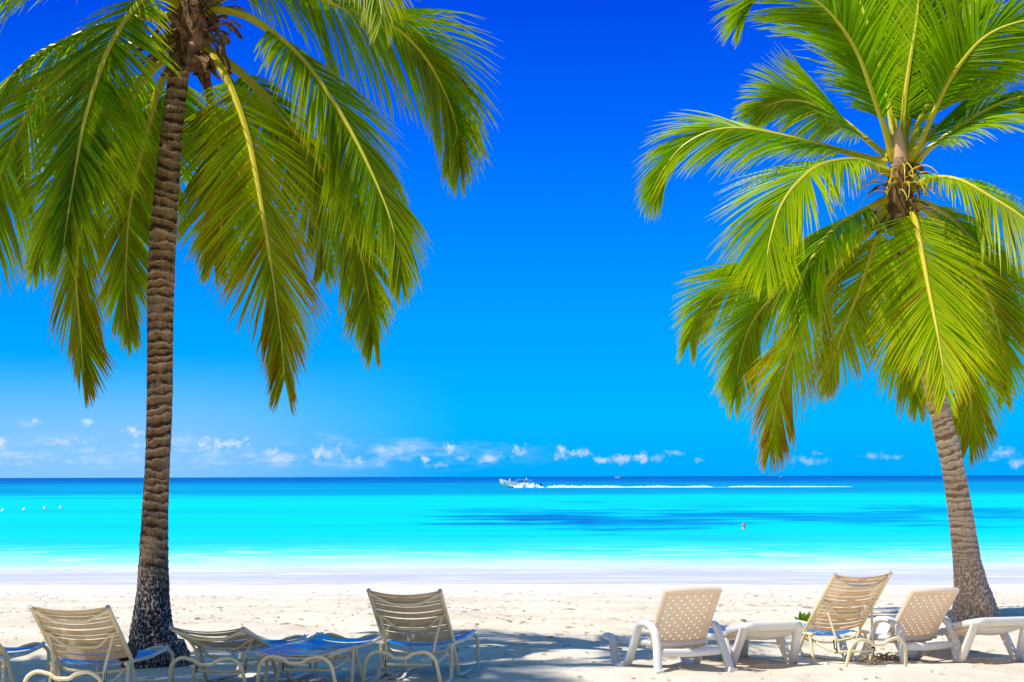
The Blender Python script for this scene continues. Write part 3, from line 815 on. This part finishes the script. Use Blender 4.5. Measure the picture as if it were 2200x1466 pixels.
# coconut on the seat
def coconut():
    m, T, out = mat('coconut_husk')
    p = objpos(T); n = T.noise(T.v('MULTIPLY', p, (12, 12, 60)), 1.0, 4.0, 0.7)
    col = T.mix(T.rng(n, 0.4, 0.65), (0.06, 0.05, 0.012), (0.10, 0.035, 0.02))
    principled(T, out, col, 0.6, 0.3)
    mb = MB(); nu, nv = 18, 10
    for j in range(nv + 1):
        b = math.pi * j / nv
        for i in range(nu):
            a = 2 * math.pi * i / nu
            r = 0.075 * (1 + 0.07 * math.cos(3 * a) * math.sin(b)); 
            mb.v.append((r * 1.25 * math.cos(b), r * math.sin(b) * math.cos(a), r * math.sin(b) * math.sin(a)))
    mb.f = [(j * nu + i, j * nu + (i + 1) % nu, (j + 1) * nu + (i + 1) % nu, (j + 1) * nu + i) for j in range(nv) for i in range(nu)]
    o = mb.build('coconut', m)
    l = chB.matrix_basis @ Vector((0.20, 0.98, 0.375))
    o.location = l; o.rotation_euler = (0, R(-10), R(15))
    tag(o, 'brown green coconut resting on the seat of the strap chaise by the dark palm', 'coconut')
coconut()

# ------------------------------------------------------------------ plastic loungers
def plastic(name, col, thin):
    m, T, out = mat(name)
    p = objpos(T); n = T.noise(p, 3.5, 5.0, 0.65); n2 = T.noise(p, 26.0, 4.0, 0.7)
    c = T.mix(T.m('MULTIPLY', T.rng(n, 0.45, 0.7), 0.3), col, (0.60, 0.55, 0.48))
    c = T.mix(T.m('MULTIPLY', T.rng(n2, 0.62, 0.74), 0.25), c, (0.45, 0.38, 0.3))
    pr = principled(T, None, c, 0.3, 0.45, **{'Coat Weight': 0.7, 'Coat Roughness': 0.15})
    tl = T.node('ShaderNodeBsdfTranslucent'); tl.inputs[0].default_value = (0.95, 0.74, 0.50, 1)
    mx = T.node('ShaderNodeMixShader'); mx.inputs[0].default_value = thin
    T.l.new(pr.outputs[0], mx.inputs[1]); T.l.new(tl.outputs[0], mx.inputs[2]); T.l.new(mx.outputs[0], out.inputs[0])
    return m
M_white = plastic('white_resin', (0.87, 0.86, 0.83), .14)
M_thin = plastic('thin_white_resin', (0.88, 0.82, 0.72), .42)

def back_panel(root, hinge, th, width=0.60, length=0.66):
    T = Vector((0, -math.cos(th), math.sin(th))); N = Vector((0, math.sin(th), math.cos(th)))
    def P(u, v, n):     # u across, v along; the panel is gently bowed
        bow = -0.02 * (1 - (2 * u / width) ** 2)
        arch = 0.03 * (1 - (2 * u / width) ** 2) * max(0, v / length) ** 6
        c = hinge + T * (v + arch) + N * (n + bow)
        return (u, c.y, c.z)
    mb = MB(); nc, nr = 11, 13; iw, il = width - 0.12, length - 0.14
    cw, ch = iw / nc, il / nr; t = 0.004
    for i in range(nc):
        for j in range(nr):
            u0, v0 = -iw / 2 + i * cw, 0.07 + j * ch
            ring = [(0, 0), (.5, 0), (1, 0), (1, .5), (1, 1), (.5, 1), (0, 1), (0, .5)]
            for n_, flip in ((t, False), (-t, True)):
                if (i + j) % 2 == 0:
                    vs = [P(u0 + a * cw, v0 + b * ch, n_) for a, b in ring]
                    hole = [(0.5 + .23 * math.cos(R(225 + 45 * k)), .5 + .23 * math.sin(R(225 + 45 * k))) for k in range(8)]
                    vs += [P(u0 + a * cw, v0 + b * ch, n_) for a, b in hole]
                    mb.add(vs, [(k, (k + 1) % 8, 8 + (k + 1) % 8, 8 + k) for k in range(8)])
                else:
                    mb.add([P(u0 + a * cw, v0 + b * ch, n_) for a, b in ((0, 0), (1, 0), (1, 1), (0, 1))], [(0, 1, 2, 3)])
            if (i + j) % 2 == 0:
                vs = [P(u0 + a * cw, v0 + b * ch, n_) for n_ in (t, -t) for a, b in hole]
                mb.add(vs, [(k, (k + 1) % 8, 8 + (k + 1) % 8, 8 + k) for k in range(8)])
    # rim: a hollow-backed border, deeper than the panel
    o = mb.build('back_panel', M_thin, root)
    for f in o.data.polygons: f.use_smooth = False
    rm = MB(); w2, b = width / 2, iw / 2
    outer = []
    k = 10
    outer += [(-w2 + (2 * w2) * i / k, 0.0) for i in range(k)]
    outer += [(w2, length * i / k) for i in range(k)]
    outer += [(w2 - 2 * w2 * i / k, length) for i in range(k)]
    outer += [(-w2, length - length * i / k) for i in range(k)]
    def inn(u, v):
        return (max(-b, min(b, u * b / w2)), 0.07 + il * (v / length))
    n = len(outer); prof = []
    for (u, v) in outer:
        iu, iv = inn(u, v)
        cu, cv = u * 0.985, length / 2 + (v - length / 2) * 0.985
        prof.append([P(iu, iv, .006), P((iu + u) / 2, (iv + v) / 2, .016), P(cu, cv, .012), P(u, v, 0), P(u, v, -.028), P(cu, cv, -.036), P((iu * .3 + u * .7), (iv * .3 + v * .7), -.034), P(iu, iv, -.006)])
    vs = [q for p in prof for q in p]
    fs = [(i * 8 + j, ((i + 1) % n) * 8 + j, ((i + 1) % n) * 8 + (j + 1) % 8, i * 8 + (j + 1) % 8) for i in range(n) for j in range(8)]
    rm.add(vs, fs); rm.build('back_rim', M_thin, o)
    return o

def seat_slab(root, y0, y1, z, width=0.58):
    mb = MB(); ny = 22; nx = 8
    def zz(u, q): return z - 0.02 * (1 - u * u) + 0.012 * math.cos(q * 5)
    for th in (0, -0.035):
        for j in range(ny + 1):
            for i in range(nx + 1):
                u = -1 + 2 * i / nx; q = j / ny
                mb.v.append((u * width / 2, y0 + (y1 - y0) * q, zz(u, q) + th + (0.012 if i in (0, nx) else 0) + (-0.006 if (j % 2 and 0 < i < nx) else 0)))
    a = (nx + 1) * (ny + 1)
    for j in range(ny):
        for i in range(nx):
            k = j * (nx + 1) + i
            mb.f += [(k, k + 1, k + nx + 2, k + nx + 1), (a + k, a + k + nx + 1, a + k + nx + 2, a + k + 1)]
    for j in range(ny):
        for i in (0, nx):
            k = j * (nx + 1) + i; mb.f.append((k, k + nx + 1, a + k + nx + 1, a + k))
    for i in range(nx):
        for j in (0, ny):
            k = j * (nx + 1) + i; mb.f.append((k, k + 1, a + k + 1, a + k))
    # side aprons
    for sx in (-1, 1):
        mb.beam([(sx * (width / 2), y0, z - .01), (sx * (width / 2), (y0 + y1) / 2, z - .015), (sx * (width / 2), y1, z - .01)], (1, 0, 0), .03, .06)
    return mb.build('seat', M_white, root)

def lounger(theta, loc, rz, label, arms=True):
    root = empty('plastic_lounger', loc, rz)
    tag(root, label, 'sun lounger', 'white plastic loungers on the sand')
    th = R(theta); X0 = 0.335
    if arms:
        for sx in (-1, 1):
            mb = MB()
            p = fillet([(0, 0.0, 0), (0, .06, .17), (0, .16, .40), (0, .28, .455), (0, .47, .44), (0, .54, .30), (0, .63, .022), (0, .86, .022), (0, .95, .16), (0, 1.0, .275), (0, 1.15, .285)], .11, 7)
            q = []
            for v in p:
                splay = 0.05 * max(0, 1 - v.z / .3)
                q.append(Vector((sx * (X0 + splay), v.y, v.z)))
            mb.beam(q, (1, 0, 0), .072, .062)
            mb.box((sx * (X0 + .05), .0, .02), (.085, .10, .05), Matrix.Rotation(R(14 * sx), 3, 'Y'))
            mb.build('arm_frame', M_white, root)
        seat_slab(root, .30, 1.14, .275)
        mb = MB(); mb.beam([(-X0 + .02, .09, .195), (0, .085, .185), (X0 - .02, .09, .195)], (0, 1, 0), .05, .075); mb.build('rear_crossbar', M_white, root)
        back_panel(root, Vector((0, .40, .235)), th)
    else:
        for sx in (-1, 1):
            for nm, pts in (('rear_leg', [(0, -.02, .42), (0, .04, .33), (0, .22, .02), (0, .27, .015), (0, .36, .15), (0, .44, .26)]),
                            ('front_leg', [(0, 1.22, .26), (0, 1.30, .14), (0, 1.37, .015), (0, 1.42, .015), (0, 1.50, .14), (0, 1.60, .26)])):
                mb = MB(); q = [Vector((sx * (.285 + .04 * max(0, 1 - z / .3)), y, z)) for (x, y, z) in pts]
                mb.beam(fillet(q, .05, 4), (1, 0, 0), .08, .06); mb.build(nm, M_white, root)
        seat_slab(root, .62, 1.88, .275)
        # rounded head end rim with a deep apron
        mb = MB()
        mb.beam(fillet([(-.295, .35, .355), (-.31, .02, .405), (-.25, -.06, .425), (.25, -.06, .425), (.31, .02, .405), (.295, .35, .355)], .10, 6), (0, 0, 1), .065, .04)
        n = 10; vs = []
        for i in range(n + 1):
            u = -1 + 2 * i / n
            vs += [(u * .28, -.05, .40), (u * .27, .02, .345 - .03 * (1 - u * u)), (u * .26, .18, .30 - .035 * (1 - u * u)), (u * .26, .19, .32 - .035 * (1 - u * u)), (u * .27, .035, .37 - .03 * (1 - u * u))]
        mb.add(vs, [(i * 5 + j, (i + 1) * 5 + j, (i + 1) * 5 + (j + 1) % 5, i * 5 + (j + 1) % 5) for i in range(n) for j in range(5)])
        mb.build('head_rim', M_white, root)
        back_panel(root, Vector((0, .66, .295)), th, length=.66)
    return root
put(lounger, 1488, 19.9, -24, 56, 'white plastic lounger with raised perforated back and armrests, in the sun', arms=True)
put(lounger, 1652, 20.35, -18, 9, 'white plastic lounger with lowered back beside the steep strap chaise', arms=False)
put(lounger, 2000, 20.9, -31, 51, 'shaded white plastic lounger with perforated back in front of the pale trunk', arms=True)
put(lounger, 2142, 20.9, -18, 9, 'white plastic lounger with lowered back at the right edge', arms=False)

# ------------------------------------------------------------------ small things on the sand
def leafy():
    x, y = at(1730, 1330, 26.4).x, 26.4
    z = sz(x, y); r_ = random.Random(5); mb = MB()
    for k in range(30):
        a = r_.uniform(0, 6.28); e = r_.uniform(.3, 1.3); l = r_.uniform(.10, .22)
        d = Vector((math.cos(a) * math.cos(e), math.sin(a) * math.cos(e), math.sin(e))); p = Vector((r_.uniform(-.05, .05), r_.uniform(-.05, .05), 0))
        lat = d.cross(Vector((0, 0, 1))).normalized(); i0 = len(mb.v)
        g0 = lerp3((0.05, 0.13, 0.015), (0.22, 0.26, 0.02), r_.random())
        for s in range(6):
            g = s / 5; w_ = .035 * math.sin(math.pi * min(1, .08 + g * .95)) + .003
            mb.v += [tuple(p - lat * w_), tuple(p + Vector((0, 0, -.008))), tuple(p + lat * w_)]; mb.col += [g0 + (1,)] * 3
            p = p + d * (l / 5); d = (d + Vector((0, 0, -.12))).normalized()
        for s in range(5):
            b = i0 + s * 3; mb.f += [(b, b + 1, b + 4, b + 3), (b + 1, b + 2, b + 5, b + 4)]
    o = mb.build('leafy_plant', M_leaf, loc=(x, y, z))
    tag(o, 'small green leafy plant on the sand left of the steep strap chaise', 'plant')
leafy()

def debris_mat():
    m, T, out = mat('dry_litter')
    n = T.noise(worldpos(T), 2.5, 2.0)
    principled(T, out, T.mix(T.rng(n, 0.4, 0.6), (0.30, 0.21, 0.12), (0.46, 0.36, 0.24)), 0.9, 0.1)
    return m
M_litter = debris_mat()
def litter():
    r_ = random.Random(31); mb = MB()
    for k in range(1500):
        y = r_.uniform(19, 38) if k % 3 else r_.uniform(22, 32); x = r_.uniform(-.26, .26) * y
        s = r_.uniform(.008, .03) * (1.0 if k % 12 else 1.8); a = r_.uniform(0, 6.28); z = sz(x, y)
        l, w_ = s * r_.uniform(1, 2.6), s * r_.uniform(.3, .9); ca, sa = math.cos(a), math.sin(a)
        vs = []
        for q in range(6):
            b = q * math.pi / 3; u, v = math.cos(b) * l * r_.uniform(.7, 1.2), math.sin(b) * w_ * r_.uniform(.7, 1.2)
            vs.append((x + u * ca - v * sa, y + u * sa + v * ca, z + .006 + r_.uniform(0, .012)))
        vs.append((x, y, z + .012 + s * .3))
        mb.add(vs, [(q, (q + 1) % 6, 6) for q in range(6)])
    o = mb.build('beach_litter', M_litter); o['kind'] = 'stuff'
litter()
def dry_clump():
    r_ = random.Random(8); mb = MB(); Y = 21.4; x0 = ground(1880, Y)
    for k in range(60):
        p = Vector((x0 + r_.gauss(0, .12), Y + r_.gauss(0, .10), 0)); p.z = sz(p.x, p.y) + .01
        a = r_.uniform(0, 6.28); l = r_.uniform(.06, .22)
        d = Vector((math.cos(a), math.sin(a), r_.uniform(.1, .6))).normalized()
        q = [p, p + d * l * .5 + Vector((0, 0, .02)), p + d * l + Vector((0, 0, -.03))]
        mb.tube(q, [.007, .006, .002], 5)
    o = mb.build('dry_seaweed', M_litter)
    tag(o, 'heap of dry brown seaweed under the steep strap chaise', 'seaweed')
dry_clump()

# ------------------------------------------------------------------ on the water
def simple(name, col, rough=0.5, spec=0.4, emit=None):
    m, T, out = mat(name)
    n = T.noise(objpos(T), 4.0, 3.0)
    c = T.mix(T.m('MULTIPLY', T.rng(n, 0.4, 0.7), 0.2), col, tuple(x * .75 for x in col))
    principled(T, out, c, rough, spec); return m
M_hull = simple('white_gelcoat', (0.82, 0.84, 0.82), .3)
M_stripe = simple('turquoise_stripe', (0.10, 0.55, 0.50), .4)
M_awn = simple('blue_canvas', (0.05, 0.30, 0.72), .7)
M_dark = simple('dark_outboard', (0.03, 0.04, 0.06), .4)
M_foam = simple('white_foam', (0.66, 0.80, 0.84), .9, .1)
M_skin = simple('skin', (0.45, 0.25, 0.16), .6)
M_steel = simple('awning_pole', (0.6, 0.62, 0.65), .35)

def hull_mesh(L, B, D):
    """open boat, bow towards -x, origin amidships on the waterline"""
    mb = MB(); n = 26; sec = 11
    for i in range(n + 1):
        t = i / n; x = -L / 2 + L * t
        hb = B / 2 * min(1, (t / .5) ** .55 if t > 0 else 0.0) if t < .5 else B / 2 * (1 - .12 * (t - .5) / .5)
        sheer = D * (0.62 + 0.75 * (1 - t) ** 2.2); keel = -0.25 + (0.9 * max(0, .28 - t) / .28) ** 2 * .75 + .25 * max(0, .3 - t)
        for j in range(sec):
            a = -1 + 2 * j / (sec - 1); w_ = abs(a)
            y = math.copysign(hb * min(1, w_ ** .6 * 1.03), a); z = keel + (sheer - keel) * w_ ** 2.0
            mb.v.append((x + (-.35 * (1 - t) ** 6 * w_), y, z))
    for i in range(n):
        for j in range(sec - 1):
            k = i * sec + j; mb.f.append((k, k + sec, k + sec + 1, k + 1))
    mb.f.append(tuple(n * sec + j for j in range(sec)))
    # inner liner / deck
    k0 = len(mb.v)
    for i in range(n + 1):
        t = i / n
        a, b = Vector(mb.v[i * sec]), Vector(mb.v[i * sec + sec - 1])
        ia, ib = a.lerp(b, .06), b.lerp(a, .06)
        fl = 0.12 if t > .18 else max(.12, a.z - .08)
        for q in (a, ia, Vector((ia.x, ia.y, fl)), Vector((ib.x, ib.y, fl)), ib, b): mb.v.append(tuple(q))
    for i in range(n):
        for j in range(5):
            k = k0 + i * 6 + j; mb.f.append((k, k + 1, k + 7, k + 6))
    return mb

def person(x, y, z, M, shirt, seated=True, arm_up=False, label=''):
    """one skinned body"""
    sk = {}
    if seated:
        J = [(0, 0, .10), (0, 0, .38), (0, 0, .55), (0, -.02, .68), (0, -.03, .80)]
        legs = [[(.10, 0, .08), (.12, -.42, .10), (.12, -.45, -.32)], [(-.10, 0, .08), (-.12, -.42, .10), (-.12, -.45, -.32)]]
    else:
        J = [(0, 0, .88), (0, 0, 1.2), (0, 0, 1.38), (0, 0, 1.52), (0, -.01, 1.66)]
        legs = [[(.10, 0, .82), (.12, -.04, .45), (.13, 0, .04)], [(-.10, 0, .82), (-.13, -.02, .45), (-.14, 0, .04)]]
    vs = [Vector(p) for p in J]; es = [(0, 1), (1, 2), (2, 3), (3, 4)]; rd = [.15, .16, .14, .06, .11]
    for lg in legs:
        prev = 0
        for p, r in zip(lg, (.10, .075, .05)):
            vs.append(Vector(p)); rd.append(r); es.append((prev, len(vs) - 1)); prev = len(vs) - 1
    for sx in (1, -1):
        prev = 2; b = vs[2]
        ar = [(sx * .19, 0, 0), (sx * .25, -.05, -.28), (sx * .2, -.25, -.42)] if not (arm_up and sx > 0) else [(sx * .19, 0, .02), (sx * .4, -.05, .2), (sx * .5, -.1, .42)]
        for q, r in zip(ar, (.06, .045, .035)):
            vs.append(b + Vector(q)); rd.append(r); es.append((prev, len(vs) - 1)); prev = len(vs) - 1
    me = bpy.data.meshes.new('person'); me.from_pydata(vs, es, []); me.update()
    o = bpy.data.objects.new('person', me); C.objects.link(o)
    md = o.modifiers.new('skin', 'SKIN'); md.use_smooth_shade = True
    for i, r in enumerate(rd): me.skin_vertices[0].data[i].radius = (r, r)
    me.skin_vertices[0].data[0].use_root = True
    s2 = o.modifiers.new('sub', 'SUBSURF'); s2.levels = s2.render_levels = 1
    m, T, out = mat('clothed_body')
    zc = T.sep(objpos(T))[2]
    head, hip = (.62, .02) if seated else (1.46, .80)
    c = T.mix(T.m('GREATER_THAN', zc, head), T.mix(T.m('GREATER_THAN', zc, hip), (0.05, 0.06, 0.12), shirt), (0.42, 0.22, 0.13))
    c = T.mix(T.m('GREATER_THAN', zc, head + .20), c, (0.03, 0.02, 0.015))
    principled(T, out, c, .7, .2)
    me.materials.append(m)
    o.location = (x, y, z); o.rotation_euler = (0, 0, R(-90))
    tag(o, label, 'person', 'people riding in the speedboat')
    return o

YB = FPX * (CAMZ - SEA) / 24.0
bx = at(1118, 1047, YB).x
boat = empty('speedboat', (bx, YB, SEA)); boat.rotation_euler = (0, R(4), R(6))
tag(boat, 'white open speedboat with a blue awning carrying passengers, throwing up spray', 'boat')
hm = hull_mesh(7.6, 2.1, 1.05)
hull = hm.build('hull', M_hull, boat)
for sy in (-1, 1):
    mb = MB(); mb.beam([(-3.4, sy * .40, .92), (-2.4, sy * .78, .66), (-1, sy * .99, .48), (1, sy * 1.02, .40), (3.6, sy * .96, .38)], (0, 1, 0), .06, .14)
    mb.build('rub_stripe', M_stripe, hull)
mb = MB(); n = 8
for i in range(n + 1):
    for j in range(7):
        q = -1 + 2 * j / 6; mb.v.append((-.9 + 2.9 * i / n, q * .95, 1.52 + .10 * (1 - q * q) + .02 * math.sin(i * 1.7)))
a = len(mb.v)
mb.v += [(x, y, z - .03) for x, y, z in mb.v]
for i in range(n):
    for j in range(6):
        k = i * 7 + j; mb.f += [(k, k + 1, k + 8, k + 7), (a + k, a + k + 7, a + k + 8, a + k + 1)]
mb.build('awning', M_awn, boat)
for x in (-.8, .55, 1.9):
    for sy in (-1, 1):
        mb = MB(); mb.tube([(x, sy * .93, .4), (x, sy * .93, 1.5)], .03, 6); mb.build('awning_pole', M_steel, boat)
mb = MB(); mb.tube(fillet([(3.75, 0, -.2), (3.8, 0, .5), (3.85, 0, .75), (3.9, 0, 1.0)], .1), [.10] * 12 + [.17] * 0 if False else .14, 8); mb.box((3.85, 0, .85), (.45, .36, .42)); mb.build('outboard_motor', M_dark, boat)
bz = SEA + .12
person(bx - 2.0, YB - .1, bz + .12, None, (0.85, 0.85, 0.85), False, False, 'person in a white shirt standing at the bow of the speedboat')
person(bx - 1.15, YB - .5, bz + .42, None, (0.55, 0.16, 0.12), True, False, 'seated person in a red top just behind the one standing at the bow')
person(bx - .35, YB - .55, bz + .42, None, (0.20, 0.12, 0.25), True, False, 'seated person in a dark top under the front of the boat awning')
person(bx + .4, YB - .55, bz + .42, None, (0.70, 0.30, 0.25), True, False, 'seated person in a pink top under the middle of the boat awning')
person(bx + 1.2, YB - .1, bz + .2, None, (0.88, 0.88, 0.88), False, False, 'person in white at the helm under the rear of the awning')
person(bx + 2.4, YB - .2, bz + .35, None, (0.06, 0.16, 0.45), True, False, 'seated person in dark blue at the stern of the speedboat')

def mound(name, x0, x1, Y, hf, wf, n, label=None, kind=None, cat=None, seed=3):
    """ridge of broken white water along x"""
    r_ = random.Random(seed); mb = MB(); g = 9
    for i in range(n + 1):
        t = i / n; x = x0 + (x1 - x0) * t; h = hf(t) * r_.uniform(.6, 1.3); w_ = wf(t)
        yo = Y + 0.6 * math.sin(t * 21) * w_ * .3
        for j in range(g):
            a = math.pi * j / (g - 1); k = r_.uniform(.8, 1.2) if 0 < j < g - 1 else 1
            mb.v.append((x + r_.uniform(-.1, .1), yo - math.cos(a) * w_ * .5, SEA - .03 + max(.0, math.sin(a)) * h * k))
    mb.f = [(i * g + j, (i + 1) * g + j, (i + 1) * g + j + 1, i * g + j + 1) for i in range(n) for j in range(g - 1)]
    o = mb.build(name, M_foam)
    if kind: o['kind'] = kind
    if label: tag(o, label, cat)
    return o
m2 = YB / FPX
mound('boat_spray', at(1104, 1047, YB).x, at(1182, 1047, YB).x, YB - .9, lambda t: .80 * math.sin(math.pi * min(1, t * 1.15 + .04)) ** .7 * (1 - .75 * max(0, t - .55) / .45) + .05, lambda t: 1.2 + 2 * t, 70, kind='stuff', seed=4)
def wh(t):
    b = .24 * (1 - t) ** .6 + .05 + .12 * math.sin(t * 40) * (1 - t) + .16 * math.exp(-((t - .12) / .05) ** 2)
    if .54 < t < .60: b *= .25
    return max(.05, b)
mound('boat_wake', at(1176, 1048, YB).x, at(1830, 1046, YB).x, YB + .5, wh, lambda t: 2.5 + 5 * t, 420, kind='stuff', seed=6)

# far boats on the horizon
def far_boat(px, py, Y, L, label):
    b = empty('distant_boat', (at(px, py, Y).x, Y, SEA)); b.rotation_euler = (0, 0, R(rng.uniform(-20, 20)))
    tag(b, label, 'boat', 'far boats near the horizon')
    hull_mesh(L, L * .3, L * .16).build('hull', M_hull, b)
    mb = MB(); mb.box((L * .1, 0, L * .14), (L * .3, L * .2, L * .14)); mb.box((L * .12, 0, L * .23), (L * .34, L * .22, L * .02)); mb.build('cabin', M_hull, b)
far_boat(1328, 1025, 2600, 7.5, 'tiny white motorboat on the horizon right of the speedboat')
far_boat(1678, 1022, 3300, 5.5, 'tiny white boat on the horizon below the ragged drooping frond tip')
far_boat(855, 1026, 3300, 4.0, 'tiny white boat on the horizon left of the speedboat')

def buoy(px, py, label):
    Y = FPX * (CAMZ - SEA) / (py + 3 - 1026.0); mb = MB(); nu, nv, r = 12, 8, .12
    for j in range(nv + 1):
        b = math.pi * j / nv
        for i in range(nu):
            a = 2 * math.pi * i / nu; mb.v.append((r * math.sin(b) * math.cos(a), r * math.sin(b) * math.sin(a), r * (.1 + math.cos(b))))
    mb.f = [(j * nu + i, j * nu + (i + 1) % nu, (j + 1) * nu + (i + 1) % nu, (j + 1) * nu + i) for j in range(nv) for i in range(nu)]
    mb.tube([(0, 0, r), (0, 0, r + .08)], .05, 8)
    o = mb.build('buoy', M_hull, loc=(at(px, py, Y).x, Y, SEA)); tag(o, label, 'buoy', 'buoys off the beach')
buoy(6, 1094, 'white buoy at the very left edge of the turquoise water')
buoy(52, 1092, 'white buoy second from the left edge, the widest gap on its left')
buoy(96, 1089, 'white buoy third from the left edge')
buoy(130, 1088, 'white buoy nearest to the dark palm trunk')

def swimmer():
    Y = FPX * (CAMZ - SEA) / (1136 - 1023.0); x = at(1598, 1133, Y).x
    vs = [Vector(p) for p in ((0, 0, -.55), (0, 0, -.2), (0, 0, -.02), (0, 0, .07), (0, 0, .20), (.18, 0, -.06), (.36, -.05, -.12), (-.18, 0, -.03), (-.28, -.06, -.08), (-.24, -.18, -.10))]
    es = [(0, 1), (1, 2), (2, 3), (3, 4), (2, 5), (5, 6), (2, 7), (7, 8), (8, 9)]; rd = [.14, .15, .13, .055, .105, .06, .045, .055, .045, .035]
    me = bpy.data.meshes.new('person'); me.from_pydata(vs, es, []); me.update()
    o = bpy.data.objects.new('person', me); C.objects.link(o)
    o.modifiers.new('skin', 'SKIN').use_smooth_shade = True
    for i, r in enumerate(rd): me.skin_vertices[0].data[i].radius = (r, r)
    me.skin_vertices[0].data[0].use_root = True
    s2 = o.modifiers.new('sub', 'SUBSURF'); s2.levels = s2.render_levels = 2
    me.materials.append(simple('swimmer_skin', (0.62, 0.36, 0.26), .5))  # one even skin tone, lighter than the plain skin material
    o.location = (x, Y, SEA - .08)
    tag(o, 'person swimming alone, only head and shoulders above the turquoise water', 'person')
    hb = MB()
    for j in range(5):
        b = math.pi * .5 * j / 4
        for i in range(12):
            a = 2 * math.pi * i / 12; hb.v.append((.108 * math.sin(b + .05) * math.cos(a), .108 * math.sin(b + .05) * math.sin(a) + .015, .215 + .108 * math.cos(b)))
    hb.f = [(j * 12 + i, j * 12 + (i + 1) % 12, (j + 1) * 12 + (i + 1) % 12, (j + 1) * 12 + i) for j in range(4) for i in range(12)]
    hb.build('hair', simple('wet_brown_hair', (0.30, 0.17, 0.10), .4), o)
swimmer()

def bird():
    Y = 140; mb = MB()
    mb.tube([(-.02, .14, 0), (0, .06, .01), (0, -.05, .01), (0, -.14, 0)], [.008, .03, .03, .006], 6)
    for sx in (-1, 1):
        vs = [(sx * .02, .05, .02), (sx * .02, -.05, .02), (sx * .12, .04, .07), (sx * .12, -.04, .07), (sx * .26, -.02, .04), (sx * .25, -.06, .04)]
        mb.add(vs + [(x, y, z - .008) for x, y, z in vs], [(0, 1, 3, 2), (2, 3, 5, 4), (6, 8, 9, 7), (8, 10, 11, 9), (0, 2, 8, 6), (2, 4, 10, 8), (1, 7, 9, 3), (3, 9, 11, 5), (4, 5, 11, 10)])
    o = mb.build('bird', M_dark, loc=at(1533, 56, Y)); o.rotation_euler = (R(10), R(8), R(30))
    tag(o, 'tiny dark bird flying high in the blue sky', 'bird')
bird()
